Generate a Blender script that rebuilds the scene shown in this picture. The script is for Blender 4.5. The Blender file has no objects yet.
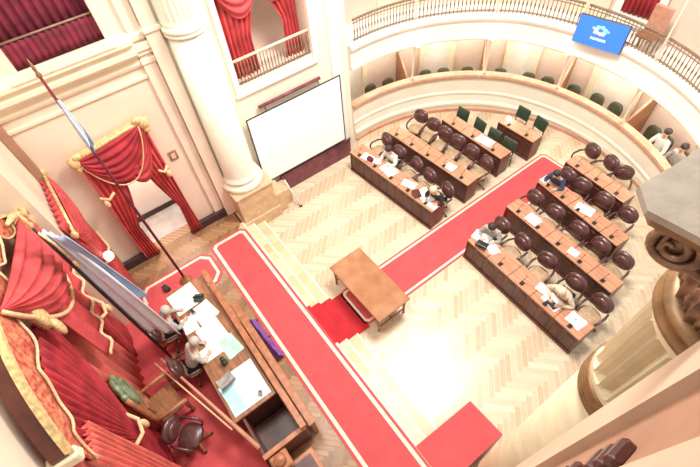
import bpy, bmesh, math, random
from mathutils import Vector, Matrix
random.seed(7)
PI = math.pi
sc = bpy.context.scene
COL = sc.collection
R = math.radians

# ------------------------------------------------------------------ materials
def mat(name, col, rough=.6, metal=0., var=.12, scale=6., col2=None, bump=0., bscale=40., emit=None, spec=None, stretch=None, coat=0.):
    m = bpy.data.materials.new(name); m.use_nodes = True
    nt = m.node_tree; b = nt.nodes['Principled BSDF']
    b.inputs['Roughness'].default_value = rough; b.inputs['Metallic'].default_value = metal
    if spec is not None: b.inputs['Specular IOR Level'].default_value = spec
    b.inputs['Coat Weight'].default_value = coat; b.inputs['Coat Roughness'].default_value = .15
    tc = nt.nodes.new('ShaderNodeTexCoord')
    mp = nt.nodes.new('ShaderNodeMapping'); nt.links.new(tc.outputs['Object'], mp.inputs['Vector'])
    if stretch: mp.inputs['Scale'].default_value = stretch
    n = nt.nodes.new('ShaderNodeTexNoise'); n.inputs['Scale'].default_value = scale; n.inputs['Detail'].default_value = 4
    nt.links.new(mp.outputs['Vector'], n.inputs['Vector'])
    r = nt.nodes.new('ShaderNodeValToRGB')
    c2 = col2 if col2 else tuple(c*(1-var) for c in col)
    c1 = col if col2 else tuple(min(1, c*(1+var*.5)) for c in col)
    r.color_ramp.elements[0].color = (*c2, 1); r.color_ramp.elements[1].color = (*c1, 1)
    r.color_ramp.elements[0].position = .35; r.color_ramp.elements[1].position = .65
    nt.links.new(n.outputs['Fac'], r.inputs['Fac']); nt.links.new(r.outputs['Color'], b.inputs['Base Color'])
    if bump:
        n2 = nt.nodes.new('ShaderNodeTexNoise'); n2.inputs['Scale'].default_value = bscale
        nt.links.new(tc.outputs['Object'], n2.inputs['Vector'])
        bp = nt.nodes.new('ShaderNodeBump'); bp.inputs['Strength'].default_value = bump; bp.inputs['Distance'].default_value = .02
        nt.links.new(n2.outputs['Fac'], bp.inputs['Height']); nt.links.new(bp.outputs['Normal'], b.inputs['Normal'])
    if emit:
        b.inputs['Emission Color'].default_value = (*col, 1); b.inputs['Emission Strength'].default_value = emit
    return m

def plank_mat(name, a, b_, rough):
    m = bpy.data.materials.new(name); m.use_nodes = True
    nt = m.node_tree; p = nt.nodes['Principled BSDF']; p.inputs['Roughness'].default_value = rough
    at = nt.nodes.new('ShaderNodeAttribute'); at.attribute_name = 'plank'
    tc = nt.nodes.new('ShaderNodeTexCoord')
    n = nt.nodes.new('ShaderNodeTexNoise'); n.inputs['Scale'].default_value = 9; n.inputs['Detail'].default_value = 5
    nt.links.new(tc.outputs['Object'], n.inputs['Vector'])
    mx = nt.nodes.new('ShaderNodeMath'); mx.operation = 'MULTIPLY_ADD'; mx.inputs[1].default_value = .35
    nt.links.new(n.outputs['Fac'], mx.inputs[0])
    m2 = nt.nodes.new('ShaderNodeMath'); m2.operation = 'MULTIPLY'; m2.inputs[1].default_value = .8
    nt.links.new(at.outputs['Fac'], m2.inputs[0]); nt.links.new(m2.outputs[0], mx.inputs[2])
    r = nt.nodes.new('ShaderNodeValToRGB')
    r.color_ramp.elements[0].color = (*b_, 1); r.color_ramp.elements[1].color = (*a, 1)
    nt.links.new(mx.outputs[0], r.inputs['Fac']); nt.links.new(r.outputs['Color'], p.inputs['Base Color'])
    return m

M = dict(
 wall=mat('cream_plaster', (.80,.66,.52), .75, var=.06, scale=1.5, bump=.05),
 wall2=mat('pale_plaster', (.86,.78,.64), .7, var=.05, scale=1.5),
 white=mat('white_plaster', (.90,.86,.78), .6, var=.04, scale=2),
 pink=mat('pink_plaster', (.78,.62,.52), .75, var=.06, scale=2),
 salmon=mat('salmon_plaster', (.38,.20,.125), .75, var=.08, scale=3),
 mould=mat('cream_moulding', (.82,.70,.52), .6, var=.06, scale=3),
 colstone=mat('pale_green_stone', (.84,.82,.66), .5, var=.06, scale=3),
 colnear=mat('cream_stone', (.66,.56,.38), .55, var=.08, scale=4),
 pedestal=mat('tan_marble', (.68,.46,.28), .4, var=.18, scale=5),
 wall_dim=mat('dim_cream_plaster', (.58,.41,.29), .75, var=.07, scale=3),  # darker copy of the wall plaster, dimmer light put into its colour
 olive=mat('dark_olive_cloth', (.055,.055,.03), .6, var=.4, scale=8),
 grey=mat('grey_stone', (.36,.30,.24), .7, var=.12, scale=9, bump=.1),
 bronze=mat('aged_bronze', (.26,.145,.085), .35, metal=.25, var=.6, scale=9),
 goldold=mat('old_gold_moulding', (.26,.14,.06), .4, metal=.3, var=.3, scale=9),
 gold=mat('gilt', (.80,.60,.30), .4, metal=.25, var=.3, scale=18, bump=.4),
 goldbraid=mat('gold_braid', (.82,.56,.32), .6, var=.25, scale=40),
 carpet=mat('red_carpet', (.60,.085,.092), .95, var=.1, scale=3, bump=.2, bscale=200),
 carpetd=mat('dark_red_carpet', (.50,.02,.03), .95, var=.12, scale=3, bump=.2, bscale=200),
 cborder=mat('cream_carpet_border', (.88,.74,.58), .95, var=.08, scale=8),
 drape=mat('red_velvet', (.58,.07,.075), .7, var=.28, scale=3, bump=.1),
 draped=mat('dark_red_velvet', (.44,.03,.045), .75, var=.32, scale=3),
 drape_lit=mat('lit_red_velvet', (.74,.17,.14), .7, var=.2, scale=3),  # red velvet with the light falling on it painted into the colour
 embro=mat('embroidered_red_velvet', (.62,.28,.14), .7, scale=14, col2=(.44,.03,.035)),
 maroon=mat('maroon_velvet', (.17,.012,.03), .8, var=.4, scale=4),
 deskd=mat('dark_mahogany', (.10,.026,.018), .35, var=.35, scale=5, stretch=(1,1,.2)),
 deskt=mat('mahogany_top_sheen', (.56,.26,.15), .22, var=.25, scale=4, stretch=(.6,4,1), coat=.5),  # the polished top's reflected light is put into this paler colour
 wine=mat('wine_wood', (.20,.05,.07), .4, var=.3, scale=5),
 wood=mat('brown_wood', (.34,.15,.07), .35, var=.35, scale=6, stretch=(.5,3,1)),
 table=mat('burr_walnut', (.44,.20,.095), .2, scale=2.5, col2=(.34,.13,.05), coat=.4),
 woodl=mat('orange_wood', (.44,.17,.08), .4, var=.3, scale=7),
 leather=mat('brown_leather', (.10,.038,.035), .3, var=.3, scale=10, coat=.3),
 leather_sheen=mat('brown_leather_sheen', (.50,.33,.20), .4, var=.25, scale=10),  # brown leather, lamp glare on the seats painted in as tan
 green=mat('dark_green_leather', (.035,.065,.04), .35, var=.4, scale=6, coat=.3),
 greenl=mat('sage_green_leather', (.20,.26,.15), .4, var=.5, scale=9),
 black=mat('black_metal', (.02,.02,.02), .4, var=.2),
 darkb=mat('dark_baseboard', (.06,.03,.03), .5, var=.3),
 paper=mat('white_paper', (.90,.90,.88), .8, var=.03, scale=10),
 cyan=mat('pale_cyan_paper', (.45,.80,.85), .5, var=.15, scale=4),
 glass=mat('glass_top', (.75,.88,.92), .08, var=.04, scale=3, coat=1),  # opaque pale blue stands in for reflections on the pane
 grn=mat('pale_green_paper', (.45,.75,.62), .7, var=.2, scale=5),
 iron=mat('cream_iron', (.78,.64,.48), .5, var=.1),
 rail=mat('bronze_rail', (.26,.17,.11), .5, var=.2),
 railc=mat('salmon_wood_rail', (.60,.30,.20), .45, var=.15),
 screen=mat('screen_fabric', (.93,.95,.98), .8, var=.01, scale=2),
 plain=mat('light_grey_floor', (.55,.49,.44), .35, var=.15, scale=4),
 skin=mat('skin', (.62,.38,.28), .5, var=.06, scale=8),
 hairb=mat('dark_hair', (.04,.025,.02), .6, var=.4, scale=60),
 hairg=mat('grey_hair', (.52,.48,.44), .6, var=.3, scale=60),
 hairl=mat('blond_hair', (.75,.60,.42), .6, var=.3, scale=60),
 cwhite=mat('cloth_white', (.85,.82,.76), .85, scale=14, col2=(.62,.62,.56)),
 cgrey=mat('cloth_grey', (.36,.34,.31), .85, var=.3, scale=9),
 cgrey2=mat('cloth_mid_grey', (.40,.38,.35), .85, var=.3, scale=9),
 cpale=mat('cloth_pale_grey', (.55,.51,.45), .85, var=.25, scale=9),
 cblack=mat('cloth_black', (.025,.024,.026), .8, var=.3, scale=9),
 cbeige=mat('cloth_beige', (.66,.54,.40), .85, var=.2, scale=9),
 cnavy=mat('cloth_navy', (.05,.06,.12), .85, var=.3, scale=9),
 cpink=mat('cloth_pink', (.72,.36,.32), .85, var=.15, scale=9),
 purple=mat('purple_cloth', (.22,.07,.36), .8, var=.2, scale=6),
 flagb=mat('flag_blue_grey', (.34,.42,.58), .75, var=.2, scale=4),
 flagw=mat('flag_white', (.82,.89,.97), .75, var=.05, scale=4),
 flagd=mat('flag_slate', (.30,.36,.42), .75, var=.2, scale=4),
 bluescr=mat('blue_screen', (.035,.16,.80), .4, var=.02, scale=2, emit=.9),
 lightblue=mat('logo_light_blue', (.25,.75,.85), .4, var=.1, emit=.8),
 logopink=mat('logo_pink', (.80,.55,.75), .4, var=.1, emit=.8),
 logowhite=mat('logo_white', (.9,.92,.95), .4, var=.01, emit=.8),
 lamp=mat('opal_glass', (1,.93,.80), .3, var=.01, emit=6),
 stone_step=mat('pale_step_nosing', (.86,.78,.62), .35, var=.08, scale=5),
)
M['floor'] = plank_mat('herringbone_parquet', (.76,.63,.46), (.46,.31,.18), .28)
M['landing'] = plank_mat('brown_parquet', (.42,.24,.12), (.15,.065,.03), .33)
M['step'] = plank_mat('step_boards', (.76,.62,.42), (.55,.40,.22), .35)

# ------------------------------------------------------------------ mesh helpers
class MB:
    def __init__(s): s.v = []; s.f = []; s.sm = []
    def add(s, vs, fs, smooth=False):
        o = len(s.v); s.v += [tuple(v) for v in vs]
        for f in fs: s.f.append(tuple(i+o for i in f)); s.sm.append(smooth)
        return s
    def box(s, c, d, rz=0, T=None, bev=0):
        x, y, z = (k/2 for k in d); b = min(bev, x*.9, y*.9, z*.9)
        if b > 0:
            vs = []; 
            ring = [(-x+b,-y),(x-b,-y),(x,-y+b),(x,y-b),(x-b,y),(-x+b,y),(-x,y-b),(-x,-y+b)]
            ins = [(px*(1-b/x), py*(1-b/y)) for px, py in ring]
            for zz, rr in ((-z, ins), (-z+b, ring), (z-b, ring), (z, ins)): vs += [(px, py, zz) for px, py in rr]
            fs = [tuple(range(7,-1,-1)), tuple(range(24,32))]
            for k in range(3):
                for i in range(8): fs.append((k*8+i, k*8+(i+1)%8, k*8+8+(i+1)%8, k*8+8+i))
        else:
            vs = [(i*x, j*y, k*z) for k in (-1,1) for j in (-1,1) for i in (-1,1)]
            fs = [(0,2,3,1),(4,5,7,6),(0,1,5,4),(2,6,7,3),(0,4,6,2),(1,3,7,5)]
        m = Matrix.Translation(c) @ (T if T else Matrix.Rotation(rz,4,'Z'))
        return s.add([m @ Vector(v) for v in vs], fs)
    def prism(s, poly, z0, z1):
        n = len(poly)
        vs = [(p[0],p[1],z0) for p in poly] + [(p[0],p[1],z1) for p in poly]
        fs = [tuple(range(n-1,-1,-1)), tuple(range(n,2*n))] + [(i,(i+1)%n,n+(i+1)%n,n+i) for i in range(n)]
        return s.add(vs, fs)
    def lathe(s, prof, c=(0,0,0), n=20, T=None):
        vs = []; fs = []
        for r, z in prof:
            for i in range(n): vs.append((r*math.cos(2*PI*i/n), r*math.sin(2*PI*i/n), z))
        for k in range(len(prof)-1):
            for i in range(n): fs.append((k*n+i, k*n+(i+1)%n, k*n+n+(i+1)%n, k*n+n+i))
        fs.append(tuple(range(n-1,-1,-1))); fs.append(tuple((len(prof)-1)*n+i for i in range(n)))
        m = Matrix.Translation(c) @ (T if T else Matrix())
        return s.add([m @ Vector(v) for v in vs], fs, True)
    def tube(s, pts, r, n=8, closed=False):
        pts = [Vector(p) for p in pts]; rs = r if isinstance(r, (list,tuple)) else [r]*len(pts)
        vs = []; fs = []; L = len(pts); prev = None
        for i, p in enumerate(pts):
            if closed: t = pts[(i+1)%L]-pts[i-1]
            else: t = pts[min(i+1,L-1)]-pts[max(i-1,0)]
            t.normalize()
            if prev is None:
                a = Vector((0,0,1)) if abs(t.z) < .9 else Vector((1,0,0)); u = t.cross(a).normalized()
            else: u = (prev - t*prev.dot(t)).normalized()
            prev = u; w = t.cross(u)
            for k in range(n):
                an = 2*PI*k/n; vs.append(p + (u*math.cos(an)+w*math.sin(an))*rs[i])
        for i in range(L if closed else L-1):
            for k in range(n):
                j = (i+1)%L; fs.append((i*n+k, i*n+(k+1)%n, j*n+(k+1)%n, j*n+k))
        if not closed: fs.append(tuple(range(n-1,-1,-1))); fs.append(tuple((L-1)*n+k for k in range(n)))
        return s.add(vs, fs, True)
    def ell(s, c, d, T=None, n=16, m=10, p=1.):
        vs = []; fs = []
        sg = lambda a: (abs(a)**p)*(1 if a >= 0 else -1)
        for j in range(m+1):
            ph = -PI/2+PI*j/m
            for i in range(n):
                th = 2*PI*i/n
                vs.append((d[0]/2*sg(math.cos(ph))*sg(math.cos(th)), d[1]/2*sg(math.cos(ph))*sg(math.sin(th)), d[2]/2*sg(math.sin(ph))))
        for j in range(m):
            for i in range(n): fs.append((j*n+i, j*n+(i+1)%n, j*n+n+(i+1)%n, j*n+n+i))
        mm = Matrix.Translation(c) @ (T if T else Matrix())
        return s.add([mm @ Vector(v) for v in vs], fs, True)
    def sheet(s, fn, nu, nv, th=.02, nrm=(0,0,1)):
        nr = Vector(nrm).normalized()*th
        vs = [Vector(fn(i/nu, j/nv)) for j in range(nv+1) for i in range(nu+1)]
        N = len(vs); vs = vs + [v-nr for v in vs]; W = nu+1; fs = []
        for j in range(nv):
            for i in range(nu):
                a = j*W+i; fs.append((a,a+1,a+W+1,a+W)); fs.append((N+a,N+a+W,N+a+W+1,N+a+1))
        for i in range(nu):
            fs.append((i,N+i,N+i+1,i+1)); a = nv*W+i; fs.append((a,a+1,N+a+1,N+a))
        for j in range(nv):
            a = j*W; fs.append((a,a+W,N+a+W,N+a)); a = j*W+nu; fs.append((a,N+a,N+a+W,a+W))
        return s.add(vs, fs, True)
    def ring(s, prof, t0, t1, n=60, c=(-4.37,7.0), zf=None):
        """closed (radius,z) profile swept round the chamber axis"""
        P = len(prof); vs = []; fs = []
        for i in range(n+1):
            t = R(t0+(t1-t0)*i/n); dz = zf(t0+(t1-t0)*i/n) if zf else 0
            for r, z in prof: vs.append((c[0]+r*math.cos(t), c[1]+r*math.sin(t), z+(dz if z > .3 else 0)))
        for i in range(n):
            for k in range(P): fs.append((i*P+k, i*P+(k+1)%P, i*P+P+(k+1)%P, i*P+P+k))
        fs.append(tuple(range(P-1,-1,-1))); fs.append(tuple(n*P+k for k in range(P)))
        return s.add(vs, fs)
    def obj(s, name, m, parent=None, **kw):
        me = bpy.data.meshes.new(name); me.from_pydata(s.v, [], s.f)
        me.polygons.foreach_set('use_smooth', s.sm)
        bm = bmesh.new(); bm.from_mesh(me); bmesh.ops.recalc_face_normals(bm, faces=bm.faces); bm.to_mesh(me); bm.free()
        me.materials.append(M[m] if isinstance(m, str) else m)
        o = bpy.data.objects.new(name, me); COL.objects.link(o)
        if parent: o.parent = parent
        for k, v in kw.items(): o[k] = v
        return o

def struct(name, mb, m): return mb.obj(name, m, kind='structure')
def thing(name, label, cat, loc=(0,0,0), rz=0, group=None):
    o = bpy.data.objects.new(name, None); COL.objects.link(o)
    o.empty_display_size = .1
    o.location = loc; o.rotation_euler = (0,0,rz); o['label'] = label; o['category'] = cat
    if group: o['group'] = group
    return o
def single(name, mb, m, label, cat, group=None, loc=None, rz=0):
    o = mb.obj(name, m, label=label, category=cat)
    if group: o['group'] = group
    if loc: o.location = loc; o.rotation_euler = (0,0,rz)
    return o
def dup(o, loc, rz, label, group=None):
    def cp(a, par):
        b = a.copy(); COL.objects.link(b)
        if par: b.parent = par
        for ch in a.children: cp(ch, b)
        return b
    r = cp(o, None); r.location = loc; r.rotation_euler = (0,0,rz); r['label'] = label
    if group: r['group'] = group
    return r
ORD = ['first','second','third','fourth','fifth','sixth','seventh','eighth']

# ------------------------------------------------------------------ floors
AX = -4.37
def herringbone(name, inside, m, z, W=.13, L=.65, x0=-11, x1=1, y0=-4, y1=14):
    mb = MB(); tones = []
    k = int(L/W); c, s_ = math.cos(PI/4), math.sin(PI/4)
    # lattice in rotated frame
    rng = range(-70, 71)
    g = .004
    for i in rng:
        for j in range(-16, 17):
            # horizontal plank and vertical plank of classic herringbone
            for typ in (0, 1):
                if typ == 0: a0, b0, a1, b1 = i*W + j*2*L*.5*2, i*W, i*W + j*2*L*.5*2 + L, i*W + W
                else: a0, b0, a1, b1 = i*W + j*2*L*.5*2 + L, i*W, i*W + j*2*L*.5*2 + L + W, i*W + L
                if typ == 1: b0 = i*W - L + W; b1 = b0 + L
                ca, cb = (a0+a1)/2, (b0+b1)/2
                X = ca*c - cb*s_ + AX; Y = ca*s_ + cb*c + 5
                if not (x0 < X < x1 and y0 < Y < y1) or not inside(X, Y): continue
                q = [(a0+g,b0+g),(a1-g,b0+g),(a1-g,b1-g),(a0+g,b1-g)]
                mb.add([(p*c-r*s_+AX, p*s_+r*c+5, z) for p, r in q], [(0,1,2,3)])
                tones.append((.15 if typ else .55) + random.random()*.45)
    o = mb.obj(name, m, kind='structure')
    at = o.data.color_attributes.new('plank', 'FLOAT_COLOR', 'CORNER')
    for p in o.data.polygons:
        t = tones[p.index] if p.index < len(tones) else .5
        for li in p.loop_indices: at.data[li].color = (t,t,t,1)
    return o
def inside_ch(x, y):
    if y < 7: return -9.4 < x < .9 and y > 2.15
    return (x-AX)**2 + (y-7)**2 < 5.35**2
herringbone('floor', inside_ch, 'floor', 0.0)
mb = MB(); mb.prism([(-11.3,-4),(1.2,-4),(1.2,13.8),(-11.3,13.8)], -.15, -.004); struct('floor_base', mb, 'stone_step')
# dais landing + steps
mb = MB(); mb.box((-4.37+.3, -1.15, .223), (10.5, 5.5, .444)); struct('floor_dais', mb, 'wood')
herringbone('floor_landing', lambda x, y: -9.2 < x < 1.1 and -3.0 < y < 1.45, 'landing', .451, W=.10, L=.5)
def boards(name, x0, x1, y0, y1, z0, z1):
    mb = MB(); mb.box(((x0+x1)/2,(y0+y1)/2,(z0+z1)/2),(x1-x0,y1-y0,z1-z0)); tones = [.45]*6
    n = int((x1-x0)/.32)
    for i in range(n):
        a = x0+(x1-x0)*i/n; b = x0+(x1-x0)*(i+1)/n
        mb.add([(a+.004,y0,z1+.003),(b-.004,y0,z1+.003),(b-.004,y1-.05,z1+.003),(a+.004,y1-.05,z1+.003)], [(0,1,2,3)]); tones.append(random.random())
    o = mb.obj(name, 'step', kind='structure')
    at = o.data.color_attributes.new('plank','FLOAT_COLOR','CORNER')
    for p in o.data.polygons:
        for li in p.loop_indices: at.data[li].color = (tones[p.index],)*3+(1,)
for i, (z, y0, y1) in enumerate(((.45,1.45,1.66),(.30,1.60,1.92),(.15,1.85,2.24))):
    boards(f'floor_step_{i+1}', -8.32, -.1, y0, y1, 0, z-.004)
    mb = MB(); mb.box((-4.2, y1-.02, z-.012), (8.24, .06, .032), bev=.012); struct(f'trim_step_{i+1}', mb, 'stone_step')

# carpets -----------------------------------------------------------
def carpet(name, x0, x1, y0, y1, z, label, border=.08, off=.06, cut=0, m='carpet', grp=None, ends=(True,True,True,True)):
    t = thing(name, label, 'carpet', ((x0+x1)/2,(y0+y1)/2,z), 0, grp)
    hx, hy = (x1-x0)/2, (y1-y0)/2
    def oct_(d):
        a, b, c = hx-d, hy-d, max(cut-d*.4, 0)
        return [(-a+c,-b),(a-c,-b),(a,-b+c),(a,b-c),(a-c,b),(-a+c,b),(-a,b-c),(-a,-b+c)] if cut else [(-a,-b),(a,-b),(a,b),(-a,b)]
    MB().prism(oct_(0), 0, .012).obj('pile', m, t)
    if border:
        A, B = oct_(off), oct_(off+border); n = len(A); mb = MB()
        vs = [(p[0],p[1],.016) for p in A]+[(p[0],p[1],.016) for p in B]+[(p[0],p[1],.004) for p in A]+[(p[0],p[1],.004) for p in B]
        fs = []
        for i in range(n):
            j = (i+1)%n
            fs += [(i,j,n+j,n+i),(2*n+i,3*n+i,3*n+j,2*n+j),(i,2*n+i,2*n+j,j),(n+i,n+j,3*n+j,3*n+i)]
        mb.add(vs, fs); mb.obj('border', 'cborder', t)
    return t
carpet('carpet_runner', -8.14, .3, .50, 1.60, .453, 'long red carpet runner with cream border lines along the raised landing', cut=.12)
carpet('carpet', -8.06, -6.95, -1.62, .44, .453, 'small red carpet with cut corners and cream border left of the presidential desk', cut=.22, border=.07)
carpet('carpet_runner', -4.95, -3.78, 2.55, 10.62, .002, 'red aisle runner with cream border lines between the two blocks of desks', cut=.1, border=.06, off=.05)
# carpet laid over the steps
mb = MB(); xs0, xs1 = -4.92, -3.72
prof = [(1.59,.462),(1.685,.462),(1.69,.312),(1.945,.312),(1.95,.162),(2.265,.162),(2.27,.014),(2.62,.014),(2.62,.004),(2.25,.004),(2.24,.15),(1.93,.15),(1.925,.30),(1.67,.30),(1.665,.452),(1.59,.452)]
n = len(prof); vs = [(xs0,y,z) for y,z in prof]+[(xs1,y,z) for y,z in prof]
mb.add(vs, [tuple(range(n)), tuple(range(2*n-1,n-1,-1))]+[(i,n+i,n+(i+1)%n,(i+1)%n) for i in range(n)])
single('stair_carpet', mb, 'carpetd', 'deep red stair carpet covering the middle of the three steps', 'carpet')
mb = MB(); mb.add([(-.98,1.62,.475),(-.10,1.62,.475),(-.10,3.27,.02),(-.98,3.24,.02),(-.98,1.62,0),(-.10,1.62,0),(-.10,3.27,0),(-.98,3.24,0)],
   [(0,1,2,3),(4,7,6,5),(0,4,5,1),(1,5,6,2),(2,6,7,3),(3,7,4,0)])
single('carpet_ramp', mb, 'carpet', 'plain red carpeted ramp without border at the near end of the steps', 'ramp')

# ------------------------------------------------------------------ left walls
def wall_x(name, x, th, y0, y1, z0, z1, holes, m):
    """wall lying in a plane of constant x; holes = (ya,yb,za,zb)"""
    mb = MB(); ys = sorted({y0,y1,*[h[0] for h in holes],*[h[1] for h in holes]}); zs = sorted({z0,z1,*[h[2] for h in holes],*[h[3] for h in holes]})
    for a, b in zip(ys, ys[1:]):
        for c, d in zip(zs, zs[1:]):
            if any(h[0] <= (a+b)/2 <= h[1] and h[2] <= (c+d)/2 <= h[3] for h in holes): continue
            mb.box((x-th/2,(a+b)/2,(c+d)/2),(th,b-a,d-c))
    return struct(name, mb, m)
wall_x('wall_left', -9.0, .45, -1.75, 1.2, .0, 8.6, [(-.78,.48,.45,3.9),(-.78,.78,5.93,8.3)], 'wall')
wall_x('wall_left_screen', -9.0, .4, 1.2, 6.15, .0, 8.6, [(2.98,5.05,3.92,6.6)], 'wall2')
# room beyond the door
mb = MB(); mb.box((-10.35,0,2.2),(.1,4,3.6)); struct('wall_beyond_door', mb, 'white')
mb = MB(); mb.box((-9.85,0,.42),(1.1,4,.07)); struct('floor_beyond_door', mb, 'plain')
mb = MB(); mb.box((-10.28,0,.54),(.04,4,.16)); struct('baseboard_beyond_door', mb, 'darkb')
# backs of the two balcony openings
mb = MB(); mb.box((-10.1,4.0,5.2),(.1,2.9,3.4)); mb.box((-9.75,4.0,3.86),(.8,2.6,.1)); struct('wall_balcony_back', mb, 'pink')
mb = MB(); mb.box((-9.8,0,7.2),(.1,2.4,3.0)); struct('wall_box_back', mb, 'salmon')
# cornice of the door wall
def profile_y(name, prof, y0, y1, m, x=-9.0):
    n = len(prof); vs = [(x+p,y0,z) for p,z in prof]+[(x+p,y1,z) for p,z in prof]
    mb = MB(); mb.add(vs, [tuple(range(n)), tuple(range(2*n-1,n-1,-1))]+[(i,n+i,n+(i+1)%n,(i+1)%n) for i in range(n)])
    return struct(name, mb, m)
profile_y('trim_cornice_left', [(-.02,5.28),(.06,5.30),(.08,5.36),(.05,5.40),(.05,5.50),(.16,5.54),(.24,5.62),(.24,5.70),(.18,5.72),(.18,5.80),(.28,5.84),(.28,5.92),(.04,5.98),(-.02,5.98)], -2.3, 1.15, 'mould')
profile_y('trim_frieze_left', [(-.02,5.0),(.03,5.0),(.05,5.03),(.05,5.08),(-.02,5.1)], -2.3, 1.15, 'mould')
profile_y('trim_window_sill', [(-.02,5.90),(.30,5.92),(.30,5.95),(.10,5.96),(-.02,5.96)], -.95, .86, 'wall')
# pilasters beside the column (structure)
def pil(name, x0, x1, y0, y1, z0, z1, m, bands=()):
    mb = MB(); mb.box(((x0+x1)/2,(y0+y1)/2,(z0+z1)/2),(abs(x1-x0),y1-y0,z1-z0))
    for a, b, o in bands: mb.box(((x0+x1)/2,(y0+y1)/2,(a+b)/2),(abs(x1-x0)+2*o,y1-y0+2*o,b-a), bev=.02)
    return struct(name, mb, m)
bands = [(5.30,5.42,.03),(5.5,5.6,.05),(5.6,5.75,.09),(5.8,5.95,.06)]
pil('trim_pilaster_1', -9.0, -8.93, 1.17, 1.42, .45, 8.6, 'wall', bands)
pil('trim_pilaster_2', -9.0, -8.80, 1.44, 1.72, .45, 8.6, 'wall', [(5.9,6.0,.04)])
mb = MB(); mb.box((-8.93,1.3,.57),(.2,.34,.24)); mb.box((-8.9,.83,.57),(.12,.6,.24)); mb.box((-8.9,-1.25,.57),(.12,.75,.24)); struct('baseboard_left', mb, 'darkb')
mb = MB(); mb.box((-8.96,4.65,.33),(.08,2.6,.66)); mb.box((-8.95,4.65,.68),(.12,2.6,.05)); struct('baseboard_screen', mb, 'wine')
mb = MB(); mb.box((-8.97,4.0,3.72),(.10,2.4,.12),bev=.03); mb.box((-8.97,2.9,5.2),(.08,.12,2.8)); mb.box((-8.97,5.12,5.2),(.08,.12,2.8)); struct('trim_balcony_opening', mb, 'white')
mb = MB(); mb.box((-8.97,5.75,4.3),(.08,.35,8.4)); struct('trim_pilaster_3', mb, 'white')

# throne wall
def rot2(p, a): return (p[0]*math.cos(a)-p[1]*math.sin(a), p[0]*math.sin(a)+p[1]*math.cos(a))
ANG = -R(4.7)
mb = MB(); mb.box((-8.15,-2.05,3.9),(1.9,.7,7.8)); struct('wall_throne_pier', mb, 'wall')
mb = MB(); mb.box((-4.6,-2.62,3.9),(7.4,.3,7.8),ANG); struct('wall_throne', mb, 'wall')
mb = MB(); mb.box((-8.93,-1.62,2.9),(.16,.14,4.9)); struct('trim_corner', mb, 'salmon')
mb = MB(); mb.box((-4.3,-1.75,.5225),(6.2,1.7,.145)); struct('floor_throne_platform', mb, 'carpet')

# ------------------------------------------------------------------ far column and pedestal
def fluted(mb, cx, cy, r, z0, z1, nf=24, depth=.12):
    seg = nf*6; vs = []; fs = []
    zs = [z0, z0+.06, z0+.1, z1-.1, z1-.06, z1]
    for k, z in enumerate(zs):
        d = 0 if k in (0,1,4,5) else 1
        for i in range(seg):
            ph = (i%6)/6; rr = r - d*depth*r*max(0, math.sin(PI*(ph-.12)/.76))**.6 if .12 < ph < .88 else r
            a = 2*PI*i/seg; vs.append((cx+rr*math.cos(a), cy+rr*math.sin(a), z))
    for k in range(len(zs)-1):
        for i in range(seg): fs.append((k*seg+i,k*seg+(i+1)%seg,(k+1)*seg+(i+1)%seg,(k+1)*seg+i))
    mb.add(vs, fs, False)
t = thing('column', 'pale column on a stepped tan pedestal to the left of the white screen', 'column', (-8.80,2.20,0))
MB().lathe([(.50,1.42),(.56,1.44),(.58,1.52),(.56,1.60),(.48,1.63),(.46,1.68),(.50,1.72),(.50,1.76),(.45,1.80),(.43,1.9),(.41,5.72)], n=32).obj('shaft', 'colstone', t)
MB().lathe([(.41,5.72),(.45,5.74),(.45,5.78),(.42,5.80),(.46,5.83),(.46,5.9),(.42,5.92)], n=32).obj('band', 'colstone', t)
mb = MB(); fluted(mb, 0, 0, .415, 5.92, 7.1); mb.obj('fluted_shaft', 'colstone', t)
mb = MB(); mb.box((.06,.05,.70),(.98,1.08,1.31)); mb.box((.06,.05,.2),(1.08,1.20,.4),bev=.02); mb.box((.06,.05,1.38),(1.06,1.16,.1),bev=.03)
mb.box((.20,.74,.39),(.62,.34,.78),bev=.02); mb.box((.14,1.02,.30),(.46,.30,.60),bev=.02)
mb.obj('pedestal', 'pedestal', t)

# ------------------------------------------------------------------ near column with its capital
NC = (.435,2.55)
t = thing('column', 'big near column with dark carved leafy capital at the right edge', 'column', (NC[0],NC[1],0))
MB().lathe([(.47,0.02),(.47,.35),(.45,.4),(.45,.7),(.425,5.74)], n=48).obj('shaft', 'colnear', t)
pr = []
z = 5.74
for k in range(5): pr += [(.432,z),(.452,z+.018),(.452,z+.036),(.430,z+.052)]; z += .058
MB().lathe(pr, n=48).obj('band', 'goldold', t)
mb = MB(); fluted(mb, 0, 0, .43, z, 7.2, 20, .22); mb.obj('fluted_shaft', 'colnear', t)
MB().lathe([(.40,7.2),(.45,7.22),(.49,7.27),(.49,7.31),(.45,7.34),(.47,7.36),(.47,7.40),(.40,7.44)], n=48).obj('neck_ring', 'goldold', t)
MB().lathe([(.36,7.4),(.37,7.8),(.42,8.05),(.50,8.26)], n=32).obj('bell', 'bronze', t)
def leaf_mb(h, w, curl, r0):
    mb = MB()
    def fn(u, v):
        s = (u-.5)*2
        wd = w*(math.sin(PI*min(1,v*.86+.1))**.5)*(1+.16*math.sin(v*22))
        z_ = h*v - curl*max(0,v-.72)**2*8
        out = .03+.05*math.sin(v*PI)+curl*1.7*max(0,v-.55)**1.6
        return (r0 + out - .05*s*s*1.2 + .022*math.cos(s*9)*(1-v*.4), s*wd/2, 7.40+z_)
    return mb.sheet(fn, 14, 14, .018, (1,0,0))
lf0 = leaf_mb(.40,.24,.16,.37); lf1 = leaf_mb(.66,.24,.20,.37)
first = None
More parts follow.
